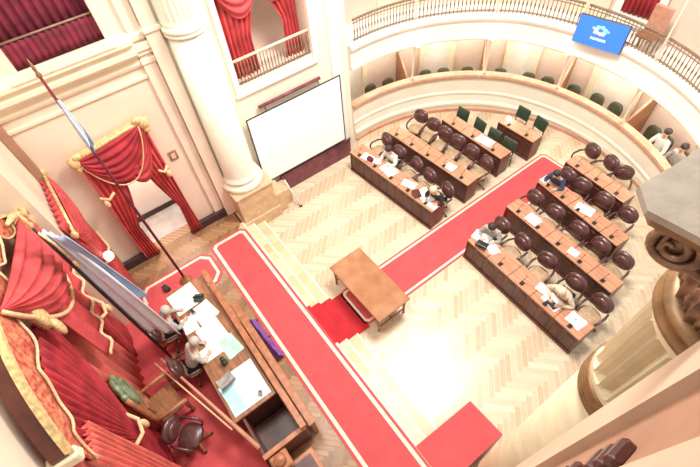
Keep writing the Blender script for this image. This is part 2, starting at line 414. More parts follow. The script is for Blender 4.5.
for k in range(8):
    o = lf0.obj('leaf', 'bronze', t) if k == 0 else first.copy()
    if k == 0: first = o
    else: COL.objects.link(o); o.parent = t
    o.rotation_euler = (0,0,2*PI*k/8+.2)
for k in range(8):
    o = lf1.obj('leaf', 'bronze', t) if k == 0 else second.copy()
    if k == 0: second = o
    else: COL.objects.link(o); o.parent = t
    o.rotation_euler = (0,0,2*PI*(k+.5)/8+.2)
# volutes: two under each abacus corner
def volute_mb(side):
    mb = MB(); pts = []; rs = []
    for i in range(46):
        a = i/45*4.4*PI; rad = .135*(1-i/45)**.8+.012
        pts.append((side*(.53)+side*rad*math.cos(a+.5), -.61-.02*(i/45), 8.12+rad*math.sin(a+.5))); rs.append(.030-.016*i/45)
    pts = [(side*.16,-.46,7.80),(side*.30,-.50,7.92),(side*.47,-.54,7.96),] + pts; rs = [.022,.028,.030]+rs
    mb.tube(pts[3:], rs[3:], 8); mb.tube([(side*.12,-.44,7.75),(side*.24,-.48,7.92),(side*.43,-.58,8.03)], [.02,.028,.03], 8)
    mb.ell((side*.53,-.575,8.12),(.24,.05,.24))
    return mb
for k in range(4):
    for side in (-1,1):
        o = volute_mb(side).obj('volute', 'bronze', t); o.rotation_euler = (0,0,k*PI/2)
def abacus(mb, half, cut, conc, z0, z1):
    poly = []
    for k in range(4):
        a = k*PI/2
        for i in range(13):
            u = i/12*2-1; x = u*(half-cut); y = -half + conc*(1-u*u)
            poly.append(rot2((x,y), a))
    mb.prism(poly, z0, z1)
mb = MB(); abacus(mb,.70,.11,.05,8.24,8.30); abacus(mb,.77,.11,.05,8.30,8.36); mb.obj('abacus', 'goldold', t)
mb = MB(); abacus(mb,.80,.11,.05,8.36,8.40); mb.obj('abacus_top', 'grey', t)

# near pilasters the camera looks down along
mb = MB(); mb.box((.48,1.42,4.6),(.46,.44,9.2)); struct('trim_pilaster_4', mb, 'wall_dim')
mb = MB(); mb.box((.58,.99,4.6),(.56,.42,9.2)); struct('wall_right', mb, 'salmon')  # salmon colour carries the weaker light in this recess
mb = MB(); mb.box((.545,.50,4.6),(.52,.56,9.2)); struct('trim_pilaster_5', mb, 'wall_dim')
mb = MB()
for zz in (7.50,7.62,7.74,8.02,8.12,8.22): mb.box((.28,.86,zz),(.06,.12,.07),bev=.015)
struct('trim_pilaster_moulding', mb, 'deskd')

# ------------------------------------------------------------------ chamber ring: parapet, galleries
def zf(t):  # the galleries step down slightly towards the near side
    return -.30*max(0, (125-t)/60) if t < 125 else 0.0
T0, T1 = 34, 186
mb = MB(); mb.ring([(5.0,0),(5.0,.22),(4.95,.26),(4.95,.34),(5.02,.40),(5.05,.62),(5.02,.66),(5.02,.72),(5.06,.76),(5.06,1.28),(5.20,1.28),(5.20,0)], T0, T1, 70, zf=zf); struct('wall_parapet', mb, 'wall2')
mb = MB(); mb.ring([(4.94,0),(4.94,.10),(5.01,.10),(5.01,0)], T0, T1, 70); struct('baseboard_parapet', mb, 'railc')
mb = MB(); mb.ring([(4.99,1.28),(4.97,1.33),(4.99,1.40),(5.24,1.40),(5.26,1.33),(5.24,1.28)], T0, T1, 70, zf=zf); struct('trim_parapet_rail', mb, 'railc')
mb = MB(); mb.ring([(6.6,0),(6.6,2.75),(6.8,2.75),(6.8,0)], T0, T1, 70); struct('wall_lower_gallery', mb, 'white')
mb = MB()
for a, b in ((186,176),(170,152),(142,126),(117,101),(87,66)): mb.ring([(6.53,0),(6.53,2.7),(6.62,2.7),(6.62,0)], b, a, 16)
struct('trim_gallery_panels', mb, 'pink')
mb = MB()
for a in (171,152,142.5,126,117.3,100.6,87.5): mb.ring([(6.42,0),(6.42,2.7),(6.6,2.7),(6.6,0)], a-.7, a+.7, 2)
struct('trim_gallery_posts', mb, 'mould')
mb = MB(); mb.ring([(5.2,-.02),(5.2,.01),(6.6,.01),(6.6,-.02)], T0, T1, 60); struct('floor_lower_gallery', mb, 'wood')
mb = MB(); mb.ring([(4.98,2.62),(4.95,2.66),(4.95,2.74),(5.0,2.80),(5.02,3.16),(4.97,3.20),(4.93,3.28),(4.93,3.34),(5.0,3.40),(5.22,3.40),(5.22,3.0),(6.7,3.0),(6.7,2.72),(5.24,2.72),(5.22,2.62)], T0, T1, 70, zf=zf); struct('trim_gallery_fascia', mb, 'white')
mb = MB(); mb.ring([(6.6,2.5),(6.6,6.2),(6.8,6.2),(6.8,2.5)], T0, T1, 60); struct('wall_upper_gallery', mb, 'pink')
mb = MB()
for a, b in ((166,157),(139,128),(113,104)): mb.ring([(6.52,2.7),(6.52,5.6),(6.62,5.6),(6.62,2.7)], b, a, 8)
struct('trim_upper_panels', mb, 'mould')
def cyl(th, r, z=0): return (AX+r*math.cos(R(th)), 7+r*math.sin(R(th)), z)

POSTS = [159.9,133.1,107.1,82.6,57.5]
wh = ['on the left','left of centre','below the blue screen','near the right end','beside the near capital']
for i, a in enumerate(POSTS):
    dz = zf(a)
    t = thing('gallery_post', f'thin cream iron gallery post {wh[i]} standing on the parapet', 'post', cyl(a,5.1,1.40+dz), R(a), 'slim gallery posts')
    MB().lathe([(.055,0),(.055,.08),(.035,.12),(.028,.2),(.026,1.05),(.04,1.1),(.05,1.16),(.05,1.22)], n=12).obj('shaft', 'iron', t)
    MB().lathe([(.03,1.99),(.026,2.1),(.024,4.1)], n=10).obj('upper_shaft', 'iron', t)
    if i == 4: continue
    l = thing('globe_lamp', f'glowing globe lamp on the white fascia above the gallery post {wh[i]}', 'lamp', cyl(a,4.80,2.78+dz), 0, 'globe lamps on the fascia')
    MB().ell((0,0,0),(.13,.13,.13)).obj('globe', 'lamp', l)
    d = Vector((math.cos(R(a)),math.sin(R(a)),0))
    MB().tube([d*.05, d*.12+Vector((0,0,.02)), d*.22+Vector((0,0,.03))], .012, 8).obj('bracket', 'iron', l)
    # sloping partition behind the post
    mb = MB(); rr = [5.28,6.5,6.5,5.28]; zz = [0,0,1.62+dz*.5,1.35+dz]
    tt = thing('partition', f'sloping brown wooden partition behind the gallery post {wh[i]}', 'partition', cyl(a,5.9,.012), R(a), 'wooden partitions in the lower gallery')
    mb.add([(r_-5.9,.9*s_-.9+.02+.03*s_,z_) for s_ in (-1,1) for r_, z_ in zip(rr,[0,0,1.55,.95])][:0] or
           [(r_-5.9,s_*.03,z_) for s_ in (-1,1) for r_, z_ in zip(rr,[0,0,1.75,1.05])],
           [(3,2,1,0),(4,5,6,7),(0,1,5,4),(1,2,6,5),(2,3,7,6),(3,0,4,7)]); mb.obj('panel', 'wood', tt)
    MB().tube([(5.28-5.9,0,1.07),(6.5-5.9,0,1.77)], .035, 8).obj('cap_rail', 'railc', tt)

# upper railings per bay
edges = [184]+POSTS
bay = ['first bay from the screen wall','second bay from the screen wall','middle bay','bay with the blue screen','last bay before the near capital']
for i in range(5):
    a1, a0 = edges[i]-.6, edges[i+1]+.6
    t = thing('railing', f'bronze balcony railing of the upper gallery, {bay[i]}', 'railing', (0,0,0), 0, 'upper gallery railings')
    mid = lambda f: a0+(a1-a0)*f
    for nm, zz, rad in (('top_rail',4.02,.032),('lower_rail',3.46,.018),('upper_rail',3.92,.014)):
        MB().tube([cyl(mid(k/12),5.1,zz+zf(mid(k/12))) for k in range(13)], rad, 6).obj(nm, 'rail', t)
    base = None
    for k in range(20):
        a = mid((k+.5)/20)
        if base is None:
            base = MB().tube([(0,0,0),(0,0,.2),(0,0,.28),(0,0,.36),(0,0,.6)], [.012,.012,.026,.012,.012], 6).obj('baluster', 'rail', t); o = base
        else: o = base.copy(); COL.objects.link(o); o.parent = t
        o.location = cyl(a,5.1,3.40+zf(a))

# blue display hung on the railing
a = 99.7
t = thing('display_screen', 'blue display screen with a coloured emblem hung on the upper gallery railing', 'screen', cyl(a,4.84,3.08), R(a)+PI/2+R(3))
tl = Matrix.Rotation(R(-6),4,'X')
MB().box((0,.04,.36),(1.30,.06,.78),T=Matrix.Rotation(R(0),4,'X'),bev=.015).obj('frame', 'black', t)
MB().box((0,.078,.36),(1.26,.02,.74)).obj('panel', 'bluescr', t)
mb = MB(); mb2 = MB()
for k in range(7):
    an = k/7*2*PI; (mb if k in (1,2,3,4) else mb2).ell((.12*math.cos(an)+.02,.092,.46+.09*math.sin(an)),(.12,.012,.09))
for k in range(5):
    an = k/5*2*PI+.4; (mb if k < 3 else mb2).ell((.21*math.cos(an)+.02,.092,.45+.10*math.sin(an)),(.06,.012,.06))
mb.obj('emblem', 'lightblue', t); mb2.obj('emblem', 'logopink', t)
mb = MB()
for k, w in enumerate((.05,.04,.06,.05,.04,.05,.05)): mb.box((-.17+k*.058,.092,.22),(w*.75,.01,.055))
mb.obj('lettering', 'logowhite', t)
MB().box((0,-.03,.5),(.10,.10,.5)).obj('bracket', 'iron', t)

# upper gallery: doorway with red curtain, red chair
t = thing('curtain', 'dark red curtain in the white framed doorway of the upper gallery', 'curtain', cyl(97.3,6.50,3.0), R(97.3)-PI/2)
MB().sheet(lambda u,v: (-.42+.84*u, -.06+.035*math.sin(u*40), .35+2.6*v), 48, 4, .02, (0,-1,0)).obj('drape', 'draped', t)
mb = MB(); mb.box((-.53,-.02,1.35),(.2,.1,2.9)); mb.box((.53,-.02,1.35),(.2,.1,2.9)); mb.box((0,-.03,.18),(1.26,.12,.26)); mb.obj('frame', 'white', t)

# ------------------------------------------------------------------ chairs
def make_swivel(label, group):
    t = thing('swivel_chair', label, 'chair', (0,0,0), 0, group)
    MB().ell((0,-.02,.47),(.50,.48,.13),p=.8).obj('seat', 'leather_sheen', t)
    tb = Matrix.Rotation(R(-14),4,'X')
    MB().ell((0,.25,.80),(.52,.15,.46),T=tb,p=.85).obj('backrest', 'leather', t)
    MB().ell((0,.19,.80),(.36,.10,.30),T=tb,p=.85).obj('back_cushion', 'leather', t)
    for s_ in (-1,1):
        MB().tube([(s_*.25,.22,.66),(s_*.28,.08,.68),(s_*.28,-.14,.66),(s_*.26,-.20,.58),(s_*.22,-.18,.47)], [.024,.03,.03,.026,.02], 8).obj('armrest', 'leather', t)
    MB().lathe([(.05,.11),(.05,.2),(.03,.22),(.03,.36),(.10,.41)], n=12).obj('column', 'wood', t)
    for k in range(5):
        an = k/5*2*PI+.3
        lg = MB().tube([(0,0,.13),(.16*math.cos(an),.16*math.sin(an),.10),(.30*math.cos(an),.30*math.sin(an),.07)], [.035,.03,.022], 8).obj('leg', 'wood', t)
        MB().ell((.30*math.cos(an),.30*math.sin(an),.0315),(.06,.06,.06),n=10,m=6).obj('caster', 'black', lg)
    return t
first_chair = None
def chair(x, y, rz, label, group, z=.003):
    global first_chair
    if first_chair is None:
        first_chair = make_swivel(label, group); first_chair.location = (x,y,z); first_chair.rotation_euler = (0,0,rz); return first_chair
    return dup(first_chair, (x,y,z), rz, label, group)
def chair_row(xs, y, group, desc, face=0, jit=.18, start=0):
    n = len(xs)
    for i, x in enumerate(xs):
        chair(x, y+random.uniform(-.05,.05), random.uniform(-jit,jit), desc(i), group)

def jl(i): return ORD[i]
# back positions measured; chair origin is .25 m in front of the back
chair_row([-3.52,-2.86,-2.06,-1.28,-.62], 6.62, 'brown chairs behind the foremost right desk', lambda i: f'round-backed brown leather chair behind the foremost right-hand desk, {jl(i)} from the aisle')
chair_row([-3.58,-2.90,-2.20,-1.58,-.98], 7.98, 'brown chairs behind the second right desk', lambda i: f'round-backed brown leather chair behind the second right-hand desk, {jl(i)} from the aisle')
chair_row([-3.58,-3.02,-2.36,-1.72], 9.32, 'brown chairs behind the third right desk', lambda i: f'round-backed brown leather chair behind the third right-hand desk, {jl(i)} from the aisle')
chair_row([-3.74,-3.15,-2.54], 10.62, 'brown chairs behind the hindmost right desk', lambda i: f'round-backed brown leather chair behind the hindmost right-hand desk, {jl(i)} from the aisle', jit=.5)
chair_row([-5.32,-6.02,-6.62,-7.27,-8.02], 6.42, 'brown chairs behind the foremost left desk', lambda i: f'round-backed brown leather chair behind the foremost left-hand desk, {jl(i)} from the aisle')
chair_row([-5.36,-5.90,-6.44,-6.98,-7.50,-8.06], 8.02, 'brown chairs behind the second left desk', lambda i: f'round-backed brown leather chair behind the second left-hand desk, {jl(i)} from the aisle', jit=.5)

def make_green(label, group):
    t = thing('folding_chair', label, 'chair', (0,0,0), 0, group)
    MB().box((0,-.02,.46),(.44,.42,.06),bev=.025).obj('seat', 'green', t)
    MB().box((0,.21,.78),(.46,.06,.40),T=Matrix.Rotation(R(-10),4,'X'),bev=.028).obj('backrest', 'green', t)
    for s_ in (-1,1):
        MB().tube([(s_*.20,-.20,.012),(s_*.20,-.18,.44)], .016, 8).obj('leg', 'black', t)
        MB().tube([(s_*.20,.22,.012),(s_*.20,.18,.44),(s_*.20,.25,.96)], .016, 8).obj('leg', 'black', t)
    return t
g0 = None
def green(x, y, rz, label, group):
    global g0
    if g0 is None:
        g0 = make_green(label, group); g0.location = (x,y,.003); g0.rotation_euler = (0,0,rz)
    else: dup(g0, (x,y,.003), rz, label, group)
for i, x in enumerate((-5.42,-5.98,-6.62,-7.32)): green(x, 9.14, random.uniform(-.1,.1), f'dark green square-backed chair behind the third left-hand desk, {ORD[i]} from the aisle', 'green chairs behind the third left desk')
for i, x in enumerate((-5.45,-6.10)): green(x, 10.58, random.uniform(-.1,.1), f'dark green square-backed chair behind the short rear desk, {"nearer to" if i == 0 else "farther from"} the aisle', 'green chairs behind the short rear desk')
# gallery seats
for i, a in enumerate((171.5,165,151.8,145.7,137.8,127,118,112,103.5,96,90,77,72.5,66)):
    t = thing('gallery_chair', f'dark gallery chair behind the parapet, {i+1}th from the screen wall'.replace('1th','first').replace('2th','second').replace('3th','third') if i < 3 else f'dark gallery chair behind the parapet, {["","","","fourth","fifth","sixth","seventh","eighth","ninth","tenth","eleventh","twelfth","thirteenth","fourteenth"][i]} from the screen wall', 'chair', cyl(a,5.78,.012), R(a)-PI/2, 'dark chairs in the lower gallery')
    MB().box((0,-.04,.45),(.46,.44,.08),bev=.03).obj('seat', 'olive', t)
    MB().ell((0,.20,.76),(.46,.12,.56),T=Matrix.Rotation(R(-8),4,'X'),p=.7).obj('backrest', 'olive', t)
    for sx_ in (-1,1):
        for sy_ in (-1,1): MB().tube([(sx_*.2,sy_*.18-.03,0),(sx_*.19,sy_*.16-.03,.43)], .018, 6).obj('leg', 'black', t)

# ------------------------------------------------------------------ desks
def desk(label, x0, x1, ya, yb, depth=.48, h=.78, nseg=4, z=.003):
    """front edge runs from (x0,ya) to (x1,yb); front faces -y"""
    L = math.hypot(x1-x0, yb-ya); an = math.atan2(yb-ya, x1-x0)
    t = thing('desk', label, 'desk', ((x0+x1)/2,(ya+yb)/2,z), an)
    mb = MB(); seg = L/nseg
    for k in range(nseg): mb.box((-L/2+seg*(k+.5), depth/2, h-.022),(seg-.008, depth+.03, .044), bev=.012)
    mb.obj('desktop', 'deskt', t)
    mb = MB(); mb.box((0,.03,(h-.05)/2+.03),(L-.04,.04,h-.11))
    for k in range(nseg*2): mb.box((-L/2+L/nseg/2*(k+.5), .008, h*.48),(L/nseg/2-.12,.02,h*.60),bev=.012)
    mb.obj('front_panel', 'deskd', t)
    for s_ in (-1,1): MB().box((s_*(L/2-.02), depth/2, (h-.045)/2),(.04,depth,h-.045)).obj('end_panel', 'deskd', t)
    for k in range(1,nseg): MB().box((-L/2+seg*k, .05+(depth-.06)/2, (h-.045)/2),(.03,depth-.08,h-.045)).obj('divider', 'deskd', t)
    MB().box((0,depth/2-.03,h-.22),(L-.08,depth-.14,.02)).obj('shelf', 'deskd', t)
    MB().box((0,.02,.045),(L+.03,.09,.09),bev=.012).obj('plinth', 'deskd', t)
    return t
DESKS = dict(
 R1=(-3.75,-.36,5.86,5.76,.50), R2=(-3.88,-.62,7.46,7.28,.44), R3=(-3.93,-1.30,8.80,8.52,.46), R4=(-3.93,-2.00,10.02,9.88,.44),
 L1=(-8.34,-4.98,5.52,5.80,.50), L2=(-8.30,-5.05,6.98,7.22,.46), L3=(-7.60,-5.18,8.68,8.72,.44), L4=(-6.36,-5.04,9.92,9.97,.44))
names = dict(R1='foremost right-hand mahogany desk row facing the table, nearest the big column', R2='second mahogany desk row right of the aisle', R3='third mahogany desk row right of the aisle',
 R4='hindmost short mahogany desk row right of the aisle by the parapet', L1='foremost left-hand mahogany desk row near the white screen, strewn with papers', L2='second mahogany desk row left of the aisle',
 L3='third mahogany desk row left of the aisle, in front of four green chairs', L4='short rear mahogany desk left of the aisle with two green chairs')
for k, (x0,x1,ya,yb,d) in DESKS.items(): desk(names[k], x0,x1,ya,yb,d,nseg=2 if k in ('L4',) else 3 if k in ('R4','L3') else 5)
def on_desk(k, f, d):
    x0,x1,ya,yb,dep = DESKS[k]; an = math.atan2(yb-ya,x1-x0)
    return (x0+(x1-x0)*f-math.sin(an)*d, ya+(yb-ya)*f+math.cos(an)*d, .7835), an
# papers, microphones
def paper(k, f, d, w, l, a, label, m='paper', n=3, grp='papers on the desks'):
    p, an = on_desk(k, f, d); mb = MB()
    for i in range(n): mb.box((random.uniform(-.01,.01),random.uniform(-.01,.01),.003+i*.004),(w,l,.004),random.uniform(-.1,.1))
    return single('paper', mb, m, label, 'paper', grp, p, an+a)
paper('L1',.17,.20,.34,.26,.1,'white papers at the screen end of the foremost left-hand desk')
paper('L1',.27,.30,.26,.22,.5,'pale papers beside the person in the patterned white top')
paper('L1',.42,.28,.50,.34,-.1,'large white sheets in the middle of the foremost left-hand desk', n=4)
paper('L1',.66,.28,.40,.24,.3,'creamy papers before the second aisle-side chair of the foremost left-hand desk')
paper('L1',.84,.28,.52,.32,-.3,'white open folder before the person in black', n=5)
paper('L1',.95,.14,.30,.16,0,'small white sheet at the aisle end of the foremost left-hand desk')
paper('R1',.05,.32,.44,.30,.2,'white papers at the aisle end of the foremost right-hand desk', n=4)
paper('R1',.16,.30,.40,.24,-.4,'white sheet before the person in grey')
paper('R1',.62,.36,.30,.22,.1,'white papers left of the person in beige', n=3)
paper('R1',.72,.28,.42,.32,-.1,'white papers under the arms of the person in beige', n=4)
paper('R1',.90,.30,.36,.30,0,'white papers at the column end of the foremost right-hand desk', n=4)
paper('R2',.23,.20,.36,.30,.1,'pale papers on the second right-hand desk near the aisle')
paper('R2',.62,.2,.24,.2,.1,'small white paper halfway along the second right-hand desk')
paper('R3',.03,.22,.20,.30,.1,'white paper at the aisle end of the third right-hand desk')
paper('R3',.53,.24,.46,.30,.3,'bright white open newspaper on the third right-hand desk', n=4)
paper('L3',.66,.22,.52,.30,.1,'bright white sheets on the third left-hand desk', n=4)
paper('L2',.75,.2,.3,.25,.1,'white sheet on the second left-hand desk near the aisle')
mb = MB(); mb.box((0,0,.011),(.30,.22,.018),bev=.006); p, an = on_desk('R1',.10,.16)
t = thing('laptop', 'dark laptop at the aisle end of the foremost right-hand desk', 'laptop', p, an+.3)
mb.obj('keyboard_half', 'black', t); MB().box((0,-.13,.10),(.30,.014,.20),T=Matrix.Rotation(R(18),4,'X')).obj('screen', 'black', t)
p, an = on_desk('R1',.73,.20); t = thing('tablet', 'black tablet lying before the person in beige', 'tablet', (p[0],p[1],p[2]+.022), an-.2); MB().box((0,0,.006),(.26,.16,.011),bev=.004).obj('body', 'black', t)
p, an = on_desk('L1',.22,.16); t = thing('bag', 'small dark red bag on the screen end of the foremost left-hand desk', 'bag', p, an+.3)
MB().ell((0,0,.07),(.22,.14,.14),p=.7).obj('body', 'maroon', t); MB().tube([(-.07,0,.12),(-.05,0,.19),(.05,0,.19),(.07,0,.12)], .008, 6).obj('handle', 'maroon', t)
p, an = on_desk('L1',.78,.16); t = thing('briefcase', 'dark folder case before the person in black', 'case', p, an-.5); MB().box((0,0,.03),(.30,.22,.05),bev=.015).obj('body', 'deskd', t); MB().tube([(-.05,-.11,.03),(-.05,-.14,.03),(.05,-.14,.03),(.05,-.11,.03)], .008, 6).obj('handle', 'black', t)
# desk microphones
mic0 = None
def mic(k, f, d, label):
    global mic0
    p, an = on_desk(k, f, d)
    if mic0 is None:
        mic0 = thing('microphone', label, 'microphone', p, an, 'gooseneck microphones on the desks')
        MB().box((0,0,.015),(.09,.11,.03),bev=.008).obj('base', 'black', mic0)
        MB().tube([(0,-.02,.03),(0,-.02,.14),(0,.03,.20),(0,.07,.22)], .006, 6).obj('neck', 'black', mic0)
        MB().ell((0,.085,.225),(.03,.05,.03),n=8,m=6).obj('head', 'carpetd', mic0)
    else: dup(mic0, p, an, label)
dn = dict(R1='foremost right-hand desk',R2='second right-hand desk',R3='third right-hand desk',R4='hindmost right-hand desk',L2='second left-hand desk',L3='third left-hand desk',L1='foremost left-hand desk',L4='short rear left-hand desk')
for k in dn:
    nn = {'R4':3,'L3':3,'L4':2}.get(k,5)
    for i in range(nn):
        f = (i+.5)/nn if k[0] == 'R' else 1-(i+.5)/nn
        mic(k, f, .09, f'small gooseneck microphone on the {dn[k]}, {ORD[i]} from the aisle')

# ------------------------------------------------------------------ table
t = thing('table', 'large burr walnut table standing at the foot of the carpeted steps', 'table', (-4.36,3.10,.003), R(1))
mb = MB(); mb.box((0,0,.755),(1.94,.96,.05),bev=.015); mb.obj('tabletop', 'table', t)
mb = MB()
for s_ in (-1,1): mb.box((0,s_*.40,.67),(1.66,.03,.12)); mb.box((s_*.86,0,.67),(.03,.78,.12))
mb.obj('apron', 'wood', t)
MB().box((-.1,-.425,.66),(.55,.02,.09)).obj('drawer', 'maroon', t)
for sx_ in (-1,1):
    for sy_ in (-1,1): MB().lathe([(.022,0),(.035,.05),(.026,.1),(.034,.35),(.045,.55),(.03,.6),(.045,.64),(.045,.73)], (sx_*.86,sy_*.40,0), n=14).obj('leg', 'wood', t)
mb = MB(); mb.tube([(-.86,-.4,.2),(-.86,.4,.2)],.02,8); mb.tube([(.86,-.4,.2),(.86,.4,.2)],.02,8); mb.tube([(-.86,0,.2),(.86,0,.2)],.02,8); mb.obj('stretcher', 'wood', t)

# ------------------------------------------------------------------ projection screen
t = thing('projection_screen', 'large white projection screen with thin black border hung on the left wall', 'screen', (-8.86,4.28,.82))
MB().box((0,0,1.12),(.02,2.9,2.26)).obj('fabric', 'screen', t)
mb = MB()
for s_ in (-1,1): mb.box((.004,s_*1.45,1.12),(.03,.03,2.29))
mb.box((.004,0,0),(.03,2.93,.035)); mb.box((.004,0,2.255),(.03,2.93,.02)); mb.obj('border', 'black', t)
MB().tube([(-.05,-1.02,2.42),(-.05,.86,2.42)],.045,10).obj('roller_bar', 'wine', t)
for y in (-.8,.85): MB().tube([(-.05,y-.06,2.42),(-.02,y-.06,2.26)],.012,6).obj('bracket', 'black', t)
t = thing('screen_pole', 'slim white pole leaning below the lower left corner of the projection screen', 'pole', (-8.10,3.42,.003)); MB().tube([(0,0,0),(-.52,-.10,.80)],.022,8).obj('shaft', 'cwhite', t); MB().lathe([(.05,0),(.05,.02),(.025,.03)], n=10).obj('foot', 'black', t)
# ------------------------------------------------------------------ draperies
def drape_mb(top, bot, z0, z1, nrm, npl=9, amp=.05, tie=None, th=.02, flare=None):
    """cloth between the horizontal segments top=(a,b) and bot=(a,b) given as xy points; tie=(z, a, b) pinches it"""
    n = Vector((*nrm,0)).normalized()
    def lerp(p,q,u): return (p[0]+(q[0]-p[0])*u, p[1]+(q[1]-p[1])*u)
    def fn(u, v):
        z = z0+(z1-z0)*v
        A, B = lerp(bot[0],top[0],v), lerp(bot[1],top[1],v)
        if tie:
            zt, ta, tb = tie
            if z > zt: w = ((z1-z)/(z1-zt)); w = w**1.8; A, B = lerp(top[0],ta,w), lerp(top[1],tb,w)
            else: w = ((z-z0)/(zt-z0)); w = w**.7; A, B = lerp(bot[0],ta,w), lerp(bot[1],tb,w)
        p = lerp(A,B,u)
        o = amp*math.sin(u*npl*2*PI+.6*math.sin(v*3))+amp*.35*math.sin(u*npl*4.3*PI+1+v*2)
        return (p[0]+n.x*o, p[1]+n.y*o, z)
    return MB().sheet(fn, npl*8, 18, th, (*nrm,0))
def swag_mb(A, B, sag, drop0, nrm, nf=5, amp=.05, bulge=.14, nu=30, nv=30, th=.02):
    """draped festoon hung between A and B: upper edge sags drop0, lower edge sags sag, nf folds"""
    A, B = Vector(A), Vector(B); n = Vector((*nrm,0)).normalized()
    def fn(u, v):
        d = drop0+(sag-drop0)*v; s_ = 4*u*(1-u)
        p = A.lerp(B,u) - Vector((0,0,d*s_**.8 + .04*v))
        o = (bulge*math.sin(PI*min(1,v*.9+.1)) + amp*math.sin(v*nf*2*PI))*s_**.5
        return p + n*o
    return MB().sheet(fn, nu, nv, th, (*nrm,0))
def edge_of(A, B, sag, nrm, bulge, r=.025):
    A, B = Vector(A), Vector(B); n = Vector((*nrm,0)).normalized()
    return MB().tube([A.lerp(B,u/24)-Vector((0,0,(sag)*(4*u/24*(1-u/24))**.8+.04))+n*(bulge*.35*(4*u/24*(1-u/24))**.5) for u in range(25)], r, 6)

# door curtain in the left wall
t = thing('door_curtain', 'red velvet door curtain under a gilt pelmet on the left wall, framing a doorway', 'curtain', (-8.95,-.15,.46))
def yz(y): return y+.15
mb = MB(); mb.tube([(.16,yz(-.93),3.64),(.20,yz(-.5),3.74),(.20,yz(.2),3.84),(.16,yz(.62),3.87)], .05, 8)
mb.box((.12,yz(-.15),3.76),(.18,1.5,.10),T=Matrix.Rotation(R(8),4,'X'),bev=.02); mb.obj('pelmet', 'gold', t)
for y, zq in ((-.95,-.06),(.63,.14)):
    mb = MB(); mb.ell((.18,yz(y),3.68+zq),(.18,.24,.32)); mb.ell((.18,yz(y),3.52+zq),(.12,.14,.2)); mb.ell((.2,yz(y+(.1 if y<0 else -.1)),3.8+zq),(.14,.22,.16)); mb.obj('finial', 'gold', t)
for k, (y0, y1, b0, b1, ta, tb) in enumerate(((-.92,-.22,-1.0,-.62,-.98,-.66),(.62,.02,.68,.32,.62,.40))):
    drape_mb(((.12,yz(y0)),(.12,yz(y1))), ((.10,yz(b0)),(.10,yz(b1))), .0, 3.7, (1,0), 5, .045, tie=(1.3,(.16,yz(ta)),(.16,yz(tb)))).obj('drape', 'drape', t)
    mb = MB(); mb.tube([(.26,yz(ta),2.62),(.29,yz((ta+tb)/2),2.5),(.26,yz(tb),2.6)], .035, 8); mb.ell((.30,yz(ta*.8+tb*.2),2.42),(.10,.12,.22)); mb.obj('tassel', 'goldbraid', t)
swag_mb((.2,yz(-.9),3.64),(.2,yz(.5),3.84),1.1,.0,(1,0),6,.035,.10).obj('swag', 'draped', t)
edge_of((.2,yz(-.9),3.64),(.2,yz(.5),3.84),1.1,(1,0),.10,.018).obj('fringe', 'goldbraid', t)
swag_mb((.17,yz(-.45),3.70),(.17,yz(.62),3.84),1.35,.2,(1,0),6,.03,.05).obj('swag', 'drape', t)
# curtain of the maroon box above
t = thing('box_curtain', 'dark maroon curtain filling the high window box above the left cornice', 'curtain', (-9.2,0,5.94))
MB().sheet(lambda u,v: (.03*math.sin(u*70), -.84+1.62*u, .0+2.2*v), 120, 3, .02, (1,0,0)).obj('drape', 'maroon', t)
MB().sheet(lambda u,v: (.10+.016*math.sin(u*90), -.84+1.62*u, .02+.46*v), 120, 3, .02, (1,0,0)).obj('rail_cover', 'maroon', t)
MB().tube([(.11,-.84,.5),(.11,.78,.5)],.02,8).obj('rail', 'rail', t)
# balcony curtain above the screen
t = thing('balcony_curtain', 'red swagged curtain inside the balcony opening above the white screen', 'curtain', (-9.3,4.0,3.92))
def yb(y): return y-4.0
drape_mb(((0,yb(3.02)),(0,yb(3.95))), ((0,yb(3.02)),(0,yb(3.72))), 0, 2.4, (1,0), 6, .05, tie=(.9,(.0,yb(3.06)),(.0,yb(3.68)))).obj('drape', 'drape', t)
drape_mb(((0,yb(4.15)),(0,yb(5.02))), ((0,yb(4.48)),(0,yb(5.02))), 0, 2.4, (1,0), 5, .05, tie=(1.0,(.0,yb(4.55)),(.0,yb(4.95)))).obj('drape', 'drape', t)
swag_mb((.1,yb(3.02),2.3),(.1,yb(4.1),2.2),.85,.0,(1,0),4,.03,.08).obj('swag', 'drape', t)
swag_mb((.1,yb(3.9),2.2),(.1,yb(5.02),2.3),.75,.0,(1,0),4,.03,.08).obj('swag', 'drape', t)
t = thing('balcony_railing', 'bronze railing across the balcony opening above the white screen', 'railing', (-9.04,4.0,3.92), 0)
MB().tube([(0,-1.03,.62),(0,1.05,.62)],.035,8).obj('top_rail', 'iron', t); MB().tube([(0,-1.03,.06),(0,1.05,.06)],.02,8).obj('lower_rail', 'rail', t)
b0 = None
for k in range(24):
    if b0 is None: o = b0 = MB().tube([(0,0,.0),(0,0,.25),(0,0,.32),(0,0,.4),(0,0,.6)],[.012,.012,.024,.012,.012],6).obj('baluster', 'rail', t)
    else: o = b0.copy(); COL.objects.link(o); o.parent = t
    o.location = (0,-1.0+k*.087,0)

